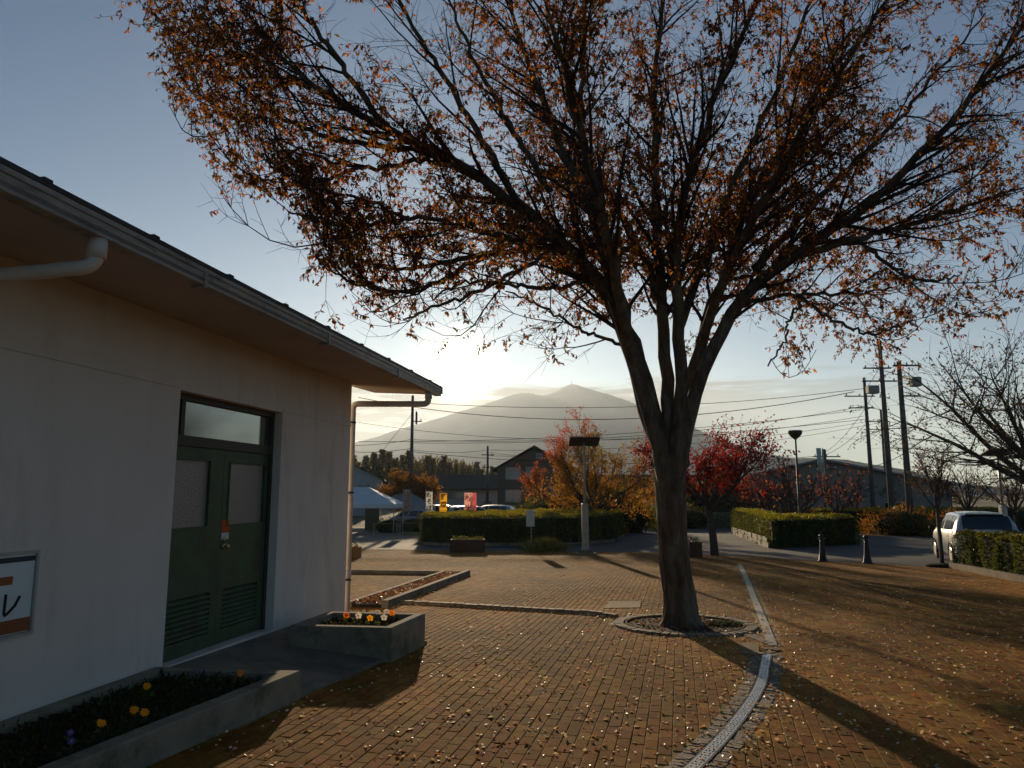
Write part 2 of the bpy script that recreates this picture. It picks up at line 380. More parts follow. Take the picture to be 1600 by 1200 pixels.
# ---- mountain and hills: height fields with ridges
def hills(name, x0, x1, y0, y1, prof, nx, ny, seed, m, base=-1.5, rough=1.0):
    """prof: list of (x, height) of the ridge seen from the square"""
    xs = np.linspace(x0, x1, nx); ys = np.linspace(y0, y1, ny); X, Y = np.meshgrid(xs, ys)
    px, pz = zip(*prof); H = np.interp(X.ravel(), px, pz).reshape(X.shape)
    t = (Y - y0) / (y1 - y0); env = np.clip(np.sin(PI * np.clip(t, 0, 1)), 0, 1) ** .8
    rg = np.random.default_rng(seed); Z = H * env
    wob = np.zeros_like(Z)
    for k in range(1, 8):
        fx, fy = rg.uniform(-1, 1, 2) * k * 7 / (x1 - x0) * 2; ph = rg.uniform(0, 6.28)
        wob += np.abs(np.sin((X * fx * 3 + Y * fy * 2) + ph)) / k
    crest = 1 - env
    Z = Z * (1 - .30 * rough * crest * (wob - wob.mean())) + rg.normal(0, 1.2 * rough, Z.shape)
    edge = np.minimum.reduce([np.arange(nx)[None, :].repeat(ny, 0), (nx - 1 - np.arange(nx))[None, :].repeat(ny, 0), np.arange(ny)[:, None].repeat(nx, 1), (ny - 1 - np.arange(ny))[:, None].repeat(nx, 1)])
    Z = np.where(edge == 0, base - 3, np.maximum(Z, 0) + base)
    V = np.stack([X.ravel(), Y.ravel(), Z.ravel()], 1)
    i = np.arange(ny - 1)[:, None] * nx + np.arange(nx - 1)[None, :]; i = i.ravel()
    Fc = np.stack([i, i + 1, i + nx + 1, i + nx], 1)
    o = link(name, np_mesh(name, V, Fc, m, smooth=True)); o['kind'] = 'structure'; return o
MD = 6000.0
ridge_px = [(330, 772), (430, 740), (560, 694), (600, 684), (640, 670), (690, 655), (740, 640), (780, 626), (800, 619), (815, 616), (830, 618), (845, 621), (860, 617), (878, 607), (893, 602), (905, 606), (930, 615), (945, 619), (975, 628), (1000, 640), (1050, 664), (1110, 690), (1180, 712), (1260, 730), (1350, 752), (1450, 770)]
prof = [((u - 800) / F * MD, max(0, P(u, v, MD).z + 1.5)) for u, v in ridge_px]
hills('mountain', prof[0][0] - 200, prof[-1][0] + 200, MD - 1500, MD + 1500, prof, 240, 61, 3, m_mtn)
HD = 3000.0
hp = [(1000, 770), (1060, 735), (1150, 722), (1250, 716), (1300, 718), (1370, 730), (1440, 752), (1500, 760), (1600, 766), (1700, 764), (1850, 770)]
prof2 = [((u - 800) / F * HD, max(0, P(u, v, HD).z + 1.5)) for u, v in hp]
hills('hills', prof2[0][0] - 50, prof2[-1][0] + 100, HD - 500, HD + 500, prof2, 160, 31, 9, m_mtn, rough=.7)
# masts on the summits
for i, (u, v, h) in enumerate(((893, 603, 45), (826, 618, 38), (833, 619, 34))):
    p = P(u, v, MD); mb = MB(); mb.tube([(p.x, p.y, p.z - 25), (p.x, p.y, p.z + h)], [3, 1.2], 5); mb.box(p.x, p.y, p.z + h * .6, 9, 3, 3)
    mb.box(p.x, p.y, p.z - 8, 30, 15, 16)
    o = mb.build('radio_mast', m_mtn); tag(o, ['radio mast on the highest summit of the mountain', 'radio mast on the lower left summit of the mountain', 'shorter mast on the saddle between the two summits'][i], 'radio mast', 'masts on the mountain')
HAZE = True
if HAZE:
    mb = MB(); mb.hexa(lambda a, b, c: (a, b, c), -8000, 8000, -4000, 9500, -12, 940)
    hm = bpy.data.materials.new('haze_air'); hm.use_nodes = True; t = hm.node_tree; t.nodes.remove(t.nodes['Principled BSDF'])
    pv = t.nodes.new('ShaderNodeVolumePrincipled'); pv.inputs['Density'].default_value = .76e-4; pv.inputs['Anisotropy'].default_value = .5
    pv.inputs['Color'].default_value = (.72, .84, 1.0, 1)
    t.links.new(pv.outputs[0], t.nodes['Material Output'].inputs['Volume'])
    o = mb.build('haze', hm); o['kind'] = 'stuff'; tag(o, 'pale evening haze lying over the square and the mountain', 'haze')

# ------------------------------------------------------------------ the white building
wd = Vector((math.sin(R(10.4)), math.cos(R(10.4)), 0)); wn = Vector((wd.y, -wd.x, 0)); WA = Vector((-3.09, 6.8, 0))
def Wf(t, n, z): q = WA + wd * t + wn * n; return (q.x, q.y, z)
bld = empty('toilet_building', WA, label='long white stuccoed public toilet with green double doors and wide eaves', cat='building')
T0, T1 = -11.0, 4.02; DT0, DT1 = 0.0, 1.97; DZ0, DZ1 = .075, 2.56; ZT = 3.2
mb = MB()
mb.hexa(Wf, T0, DT0, -.22, 0, -.45, ZT + .09)
mb.hexa(Wf, DT1, T1, -.22, 0, -.45, ZT + .09)
mb.hexa(Wf, DT0, DT1, -.22, 0, DZ1, ZT + .09)
mb.hexa(Wf, DT0, DT1, -.22, 0, -.45, DZ0)
mb.hexa(Wf, T1 - .22, T1, -6.0, -.222, -.45, ZT)
mb.hexa(Wf, T0, T0 + .22, -6.0, -.222, -.45, ZT)
for ta in (T1 - .21, T0 + .01):
    g_ = [(ta, 0, ZT + .001), (ta, -6.2, ZT + .001), (ta, -6.2, ZT + .12), (ta, -3.1, ZT + 1.1), (ta, 0, ZT + .12)]
    vs = [Wf(*p) for p in g_] + [Wf(p[0] + .2, p[1], p[2]) for p in g_]
    mb.add(vs, [(0, 1, 2, 3, 4), (9, 8, 7, 6, 5)] + [(i, (i + 1) % 5 + 0, (i + 1) % 5 + 5, i + 5) for i in range(5)])
mb.hexa(Wf, T0, T1, -6.22, -6.002, -.45, ZT)
mb.build('wall', m_stucco, bld, world=True)
mb = MB(); mb.hexa(Wf, T0 + .01, DT0 - .01, .001, .012, 2.575, 2.60); mb.hexa(Wf, DT1, T1 - .002, .001, .012, 2.575, 2.60); mb.build('wall_joint_trim', m_stucco, bld, world=True)
EO = 1.10; ET = 4.95; EZ = 3.12
mb = MB()   # sloping soffit
vs = [Wf(T0 - .8, .003, ZT), Wf(T0 - .8, EO, EZ + .02), Wf(ET, EO, EZ + .02), Wf(ET, .003, ZT)]
mb.add(vs + [(a, b, c + .03) for a, b, c in vs], [(0, 1, 2, 3), (7, 6, 5, 4), (0, 4, 5, 1), (1, 5, 6, 2), (2, 6, 7, 3), (3, 7, 4, 0)])
vs = [Wf(T1 + .003, 0, ZT), Wf(ET, 0, ZT), Wf(ET, -3.1, ZT + .9), Wf(T1 + .003, -3.1, ZT + .9)]
mb.add(vs + [(a, b, c + .03) for a, b, c in vs], [(0, 1, 2, 3), (7, 6, 5, 4), (0, 4, 5, 1), (1, 5, 6, 2), (2, 6, 7, 3), (3, 7, 4, 0)])
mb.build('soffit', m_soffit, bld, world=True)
mb = MB(); mb.hexa(Wf, T0 - .8, ET, EO - .10, EO, EZ, EZ + .115)
mb.hexa(Wf, T0 - .8, ET, EO + .001, EO + .012, EZ + .09, EZ + .122)
mb.build('gutter', m_gutter, bld, world=True)
for k, tt in enumerate(np.arange(T0 + 1.0, ET, 2.15)):
    mb = MB(); mb.hexa(Wf, tt, tt + .035, EO + .001, EO + .014, EZ - .008, EZ + .088); mb.hexa(Wf, tt, tt + .035, EO - .11, EO + .014, EZ - .02, EZ - .011); mb.build('gutter_bracket', m_gutter, bld, world=True)
# roof: two pitches of ribbed sheet
mb = MB()
def roof_slab(n0, z0, n1, z1, th=.05):
    vs = [Wf(T0 - .9, n0, z0), Wf(ET + .03, n0, z0), Wf(ET + .03, n1, z1), Wf(T0 - .9, n1, z1)]
    mb.add(vs + [(a, b, c + th) for a, b, c in vs], [(3, 2, 1, 0), (4, 5, 6, 7), (0, 1, 5, 4), (1, 2, 6, 5), (2, 3, 7, 6), (3, 0, 4, 7)])
roof_slab(EO + .015, EZ + .125, -3.1, EZ + 1.40, .03); roof_slab(-7.3, EZ + .125, -3.101, EZ + 1.40, .03)
mb.build('roof', m_roof, bld, world=True)
for tt in np.arange(T0, ET, .9):
    q = Vector(Wf(tt, EO - .02, EZ + .235)); mb = MB(); mb.hexa(Wf, tt, tt + .06, EO - .10, EO + .022, EZ + .150, EZ + .168); mb.build('roof_rib', m_roof, bld, world=True)
mb = MB()   # barge board at the far gable
for (n0, z0, n1, z1) in ((EO + .02, EZ + .03, -3.1, EZ + 1.30),):
    vs = [Wf(ET + .001, n0, z0), Wf(ET + .03, n0, z0), Wf(ET + .03, n1, z1), Wf(ET + .001, n1, z1)]
    mb.add(vs + [(a, b, c + .11) for a, b, c in vs], [(3, 2, 1, 0), (4, 5, 6, 7), (0, 1, 5, 4), (1, 2, 6, 5), (2, 3, 7, 6), (3, 0, 4, 7)])
mb.build('barge_board', m_gutter, bld, world=True)
# door frame, two leaves, transom
REC = -.13
mb = MB(); fw = .06
mb.hexa(Wf, DT0 + .002, DT0 + fw, REC - .05, REC + .03, DZ0, DZ1 - .002); mb.hexa(Wf, DT1 - fw, DT1 - .002, REC - .05, REC + .03, DZ0, DZ1 - .002)
mb.hexa(Wf, DT0 + fw, DT1 - fw, REC - .05, REC + .03, DZ1 - .06, DZ1 - .002); mb.hexa(Wf, DT0 + fw, DT1 - fw, REC - .05, REC + .03, 2.06, 2.16)
mb.hexa(Wf, DT0 + .12 + fw, DT0 + .18 + fw, REC - .05, REC + .03, 2.16, DZ1 - .06)
mb.build('door_frame', m_dframe, bld, world=True)
mb = MB(); mb.hexa(Wf, DT0 + fw, DT1 - fw, REC - .03, REC - .015, 2.16, DZ1 - .06); mb.build('transom_pane', m_glassT, bld, world=True)
mb = MB(); mb.hexa(Wf, DT0, DT1, REC - .09, REC - .085, DZ0, DZ1); mb.build('door_backing', m_dark, bld, world=True)
mid = (DT0 + DT1) / 2
for li, (a, b) in enumerate(((DT0 + fw + .004, mid - .003), (mid + .003, DT1 - fw - .004))):
    gl0, gl1 = (a + .06, b - .25) if li == 0 else (a + .12, b - .08)
    gz0, gz1 = 1.28, 1.93; lv0, lv1 = (a + .10, b - .12); lz0, lz1 = .22, .62
    mb = MB(); n0, n1 = REC - .03, REC + .01
    mb.hexa(Wf, a, b, n0, n1, gz1, 2.055); mb.hexa(Wf, a, gl0, n0, n1, gz0, gz1); mb.hexa(Wf, gl1, b, n0, n1, gz0, gz1)
    mb.hexa(Wf, a, b, n0, n1, lz1, gz0); mb.hexa(Wf, a, lv0, n0, n1, lz0, lz1); mb.hexa(Wf, lv1, b, n0, n1, lz0, lz1); mb.hexa(Wf, a, b, n0, n1, DZ0 + .01, lz0)
    dr = mb.build('door', m_door, bld, world=True)
    mb = MB(); mb.hexa(Wf, gl0, gl1, n0 + .01, n0 + .018, gz0, gz1); mb.build('pane', m_glass, dr, world=True)
    mb = MB()
    mb.hexa(Wf, gl0 - .02, gl1 + .02, n1, n1 + .008, gz1, gz1 + .02); mb.hexa(Wf, gl0 - .02, gl1 + .02, n1, n1 + .008, gz0 - .02, gz0)
    mb.hexa(Wf, gl0 - .02, gl0, n1, n1 + .008, gz0, gz1); mb.hexa(Wf, gl1, gl1 + .02, n1, n1 + .008, gz0, gz1); mb.build('glazing_bead', m_door, dr, world=True)
    for k in range(8):
        z = lz0 + .02 + k * (lz1 - lz0 - .02) / 8; mb = MB()
        vs = [Wf(lv0, n0 + .002, z + .045), Wf(lv1, n0 + .002, z + .045), Wf(lv1, n1 + .008, z), Wf(lv0, n1 + .008, z)]
        mb.add(vs + [(p, q, r_ - .007) for p, q, r_ in vs], [(0, 3, 2, 1), (4, 5, 6, 7), (3, 7, 6, 2), (0, 1, 5, 4), (0, 4, 7, 3), (1, 2, 6, 5)])
        mb.build('louvre_slat', m_door, dr, world=True)
    if li == 1:
        kx = Vector(Wf(a + .07, n1 + .035, 1.06)); mb = MB()
        q0 = Vector(Wf(a + .07, n1, 1.06)); mb.tube([q0, q0 + wn * .012], .03, 12); mb.tube([q0 + wn * .012, q0 + wn * .03, q0 + wn * .045, q0 + wn * .06], [.012, .012, .027, .02], 12)
        mb.tube([q0 + Vector((0, 0, .07)), q0 + Vector((0, 0, .07)) + wn * .012], .02, 12)
        mb.build('door_knob', m_brass, dr, smooth=True, world=True)
st = empty('door_notice', Wf(mid + .09, REC + .011, 1.23), label='small orange and white notice stuck on the green door above the knob', cat='notice')
mb = MB(); mb.hexa(Wf, mid + .02, mid + .16, REC + .0105, REC + .012, 1.20, 1.33); mb.build('notice_top', m_orange, st, world=True)
mb = MB(); mb.hexa(Wf, mid + .02, mid + .16, REC + .0105, REC + .012, 1.13, 1.199); mb.build('notice_foot', m_paper, st, world=True)
# downpipes (parts of the building)
def bend(pts, r, n=10, seg=4, rb=.08):
    pts = [Vector(p) for p in pts]; o = [pts[0]]
    for i in range(1, len(pts) - 1):
        a = (pts[i - 1] - pts[i]).normalized(); b = (pts[i + 1] - pts[i]).normalized()
        for k in range(seg + 1):
            s = k / seg; p0 = pts[i] + a * rb; p2 = pts[i] + b * rb
            o.append(p0 * (1 - s) ** 2 + pts[i] * 2 * s * (1 - s) + p2 * s * s)
    o.append(pts[-1]); return o
PX = T1 + .14
mb = MB(); g0 = Vector(Wf(T1 + .45, EO - .06, EZ)); w0 = Vector(Wf(PX, -.03, 2.93))
mb.tube(bend([g0, g0 - Vector((0, 0, .18)), w0, Vector((w0.x, w0.y, -.2))], .046), .046, 12)
mb.tube([g0, g0 - Vector((0, 0, .10))], .055, 12)
for z in (.45, 1.55): mb.tube([(w0.x, w0.y, z - .05), (w0.x, w0.y, z + .05)], .051, 12)
dpip = mb.build('downpipe', m_pipe, bld, smooth=True, world=True)
for z in (2.65, 1.62, .38):
    mb = MB(); mb.tube([Wf(T1 + .001, -.03, z), Wf(PX, -.03, z)], .009, 6); mb.tube([(w0.x, w0.y, z - .012), (w0.x, w0.y, z + .012)], .054, 12); mb.build('pipe_bracket', m_black, bld, world=True)
rr_ = (151 - 800) / F; n_ = EO - .06; dy_z = 0
tt = min(np.linspace(-6, 4, 2001), key=lambda t: abs((WA + wd * t + wn * n_).x / (((WA + wd * t + wn * n_).y) * math.cos(PITCH) + (EZ - .1 - CAMZ) * math.sin(PITCH)) - rr_)); mb = MB(); g1 = Vector(Wf(tt, EO - .06, EZ)); w1 = Vector(Wf(tt - .42, .06, EZ - .36))
mb.tube(bend([g1, g1 - Vector((0, 0, .17)), w1, Vector((w1.x, w1.y, -.2))], .04), .045, 12); mb.tube([g1, g1 - Vector((0, 0, .12))], .056, 12)
mb.build('downpipe', m_pipe, bld, smooth=True, world=True)

# wall sign
sg = empty('toilet_sign', Wf(-2.1, .02, .9), label='framed white sign lettered toilet in Japanese on the white wall', cat='sign')
S1 = -1.50; S0 = -2.9; Z0s, Z1s = .66, 1.21
mb = MB(); mb.hexa(Wf, S0 + .025, S1 - .025, .002, .015, Z0s + .02, Z1s - .02); mb.build('board', m_signb, sg, world=True)
mb = MB()
mb.hexa(Wf, S0, S1, .002, .03, Z1s - .018, Z1s); mb.hexa(Wf, S0, S1, .002, .03, Z0s - .018, Z0s); mb.hexa(Wf, S0, S0 + .018, .002, .03, Z0s, Z1s - .018); mb.hexa(Wf, S1 - .018, S1, .002, .03, Z0s, Z1s - .018)
mb.build('frame', m_signf, sg, world=True)
mb = MB(); mb.hexa(Wf, S0 + .026, S1 - .026, .0155, .0175, Z1s - .07, Z1s - .035); mb.build('dark_stripe', m_signd, sg, world=True)
mb = MB(); mb.hexa(Wf, S0 + .026, S1 - .026, .0155, .0175, Z0s + .012, Z0s + .10); mb.build('brown_stripe', m_signo, sg, world=True)
mb = MB(); mb.hexa(Wf, S0 + .3, S1 - .20, .0155, .0175, .995, 1.05); mb.build('arrow_bar', m_signo, sg, world=True)
def stroke(pts, r, name='lettering'):
    mb = MB(); mb.tube([Wf(t, .018, z) for t, z in pts], r, 8); return mb.build(name, m_ink, sg, smooth=True, world=True)
# characters to, i, re
stroke([(-1.745, 0.935), (-1.747, 0.810), (-1.740, 0.795), (-1.715, 0.810), (-1.665, 0.850), (-1.630, 0.910)], .009)
stroke([(-1.885, 0.945), (-1.945, 0.900), (-2.025, 0.865)], .009); stroke([(-1.940, 0.898), (-1.940, 0.785)], .009)
stroke([(-2.305, 0.955), (-2.305, 0.785)], .009); stroke([(-2.305, 0.890), (-2.225, 0.850)], .009)

# ------------------------------------------------------------------ planters, landing
def frame_poly(c, thick):
    """outer polygon and inner polygon"""
    n = len(c); cen = Vector((sum(p[0] for p in c) / n, sum(p[1] for p in c) / n))
    inn = []
    for i in range(n):
        p0, p1, p2 = Vector(c[i - 1]), Vector(c[i]), Vector(c[(i + 1) % n])
        a = (p1 - p0).normalized(); b = (p2 - p1).normalized()
        na = Vector((-a.y, a.x)); nb = Vector((-b.y, b.x))
        if (cen - p1).dot(na) < 0: na = -na
        if (cen - p1).dot(nb) < 0: nb = -nb
        k = (na + nb); k = k / (1 + na.dot(nb)); q = p1 + k * thick; inn.append((q.x, q.y))
    return inn
def planter(name, outer, ztop, zsoil, thick, label, m=None, tilt=0):
    base = Vector((sum(p[0] for p in outer) / len(outer), sum(p[1] for p in outer) / len(outer), 0)); base.z = gz(base.y)
    root = empty(name, base, label=label, cat='planter')
    inn = frame_poly(outer, thick); n = len(outer); mb = MB(); b = .012
    o2 = frame_poly(outer, b); i2 = frame_poly(inn, -b) if False else inn
    zb = gz(base.y) - .12
    vs = [(x, y, zb) for x, y in outer] + [(x, y, ztop - b) for x, y in outer] + [(x, y, ztop) for x, y in o2] + [(x, y, ztop) for x, y in inn] + [(x, y, zb) for x, y in inn]
    fs = []
    for i in range(n):
        j = (i + 1) % n
        for r_ in range(4): fs.append((r_ * n + i, r_ * n + j, (r_ + 1) * n + j, (r_ + 1) * n + i))
        fs.append((4 * n + i, 4 * n + j, j, i))
    mb.add(vs, fs); me_o = mb.build('planter_wall', m or m_conc, root, world=True)
    mb = MB(); mb.prism(inn, zb + .01, zsoil); mb.build('soil', m_soil, root, world=True)
    return root, inn
w_in = lambda t: (Vector(Wf(t, .005, 0)).x, Vector(Wf(t, .005, 0)).y)
c1 = (-1.79, 6.56); c2 = (-2.92, 2.80)
pl1, in1 = planter('concrete_planter', [c1, c2, w_in(-3.9), w_in(-.10)], .115, .05, .13, 'long low mossy concrete planter with marigolds under the toilet sign')
pl2, in2 = planter('concrete_planter', [(-2.40, 8.22), (-1.27, 8.07), (-1.03, 9.04), (-2.21, 9.2)], .20, .12, .10, 'square concrete planter with pansies in front of the downpipe')
mb = MB()
e0 = Vector((-1.86, 6.45, 0)); e1 = Vector((-1.02, 9.2, 0))
q = [e0, e1, Vector(Wf(2.9, .004, 0)), Vector(Wf(-.13, .004, 0))]
zz = [gz(e0.y) + .045, gz(e1.y) + .045, .03, .07]
vs = [(p.x, p.y, z) for p, z in zip(q, zz)]; mb.add(vs + [(a, b, -.4) for a, b, c in vs], [(0, 1, 2, 3), (7, 6, 5, 4), (0, 4, 5, 1), (1, 5, 6, 2), (2, 6, 7, 3), (3, 7, 4, 0)])
o = mb.build('door_landing', m_concL); o['kind'] = 'structure'

# ------------------------------------------------------------------ leaves and wood builders
def leaf_arrays(C, D, size, width, fold=.25, rng=RNG):
    """C centres(base) Nx3, D directions Nx3, size N"""
    n = len(C); D = D / (np.linalg.norm(D, axis=1, keepdims=True) + 1e-9)
    r_ = rng.normal(size=(n, 3)); S = np.cross(D, r_); S /= (np.linalg.norm(S, axis=1, keepdims=True) + 1e-9)
    U = np.cross(S, D); L = size[:, None]; Wd = (size * width)[:, None]
    b = C; t = C + D * L - U * L * .12; m_ = C + D * L * .45
    l = m_ + S * Wd * .5 + U * Wd * fold; r2 = m_ - S * Wd * .5 + U * Wd * fold
    V = np.stack([b, l, t, r2], 1).reshape(-1, 3)
    i = np.arange(n) * 4; Fc = np.concatenate([np.stack([i, i + 1, i + 2], 1), np.stack([i, i + 2, i + 3], 1)])
    return V, Fc
def tints(n, pal, rng=RNG, var=.25):
    pal = np.array(pal, dtype=float); w = pal[:, 3] / pal[:, 3].sum(); k = rng.choice(len(pal), n, p=w)
    c = pal[k, :3] * (1 + rng.normal(0, var, (n, 1))).clip(.4, 1.8); return np.repeat(c, 4, 0)
class Wood:
    def __init__(s): s.g = {}
    def add(s, pts, rad, sides): s.g.setdefault((len(pts), sides), []).append((pts, rad))
    def arrays(s):
        VV, FF = [], []; off = 0
        for (n, k), L in s.g.items():
            Pp = np.array([a for a, _ in L], dtype=float); Rr = np.array([b for _, b in L], dtype=float)
            T = np.gradient(Pp, axis=1); T /= (np.linalg.norm(T, axis=2, keepdims=True) + 1e-9)
            ref = np.zeros_like(T); ref[..., 0] = .31; ref[..., 1] = .95
            U = np.cross(T, ref); U /= (np.linalg.norm(U, axis=2, keepdims=True) + 1e-9); B = np.cross(T, U)
            an = np.arange(k) * 2 * PI / k
            V = Pp[:, :, None, :] + Rr[:, :, None, None] * (U[:, :, None, :] * np.cos(an)[None, None, :, None] + B[:, :, None, :] * np.sin(an)[None, None, :, None])
            M_ = len(L); V = V.reshape(-1, 3)
            m_i, ri, ki = np.meshgrid(np.arange(M_), np.arange(n - 1), np.arange(k), indexing='ij')
            a = (m_i * n + ri) * k + ki; b = (m_i * n + ri) * k + (ki + 1) % k
            Fc = np.stack([a, b, b + k, a + k], -1).reshape(-1, 4) + off
            VV.append(V); FF.append(Fc); off += len(V)
        return np.concatenate(VV), np.concatenate(FF)
def resample(pts, n):
    """smooth curve through pts"""
    pts = np.array(pts, dtype=float); m_ = len(pts); e = np.vstack([2 * pts[0] - pts[1], pts, 2 * pts[-1] - pts[-2]])
    out_ = []
    for q_ in np.linspace(0, m_ - 1 - 1e-6, n):
        i = int(q_); t = q_ - i; p0, p1, p2, p3 = e[i], e[i + 1], e[i + 2], e[i + 3]
        out_.append(.5 * ((2 * p1) + (-p0 + p2) * t + (2 * p0 - 5 * p1 + 4 * p2 - p3) * t * t + (-p0 + 3 * p1 - 3 * p2 + p3) * t ** 3))
    return np.array(out_)
def grow(rng, p, d, L, n, up=.05, jit=.10, env=None):
    pts = [p]; d = d / np.linalg.norm(d); st_ = L / n
    for i in range(n):
        d = d + rng.normal(0, jit, 3) + np.array([0, 0, up])
        if env is not None: d = env(pts[-1], d)
        d /= np.linalg.norm(d); pts.append(pts[-1] + d * st_)
    return np.array(pts)
def side_dir(rng, t, a):
    r_ = rng.normal(size=3); pr = r_ - t * r_.dot(t); pr /= np.linalg.norm(pr) + 1e-9
    return t * math.cos(a) + pr * math.sin(a)

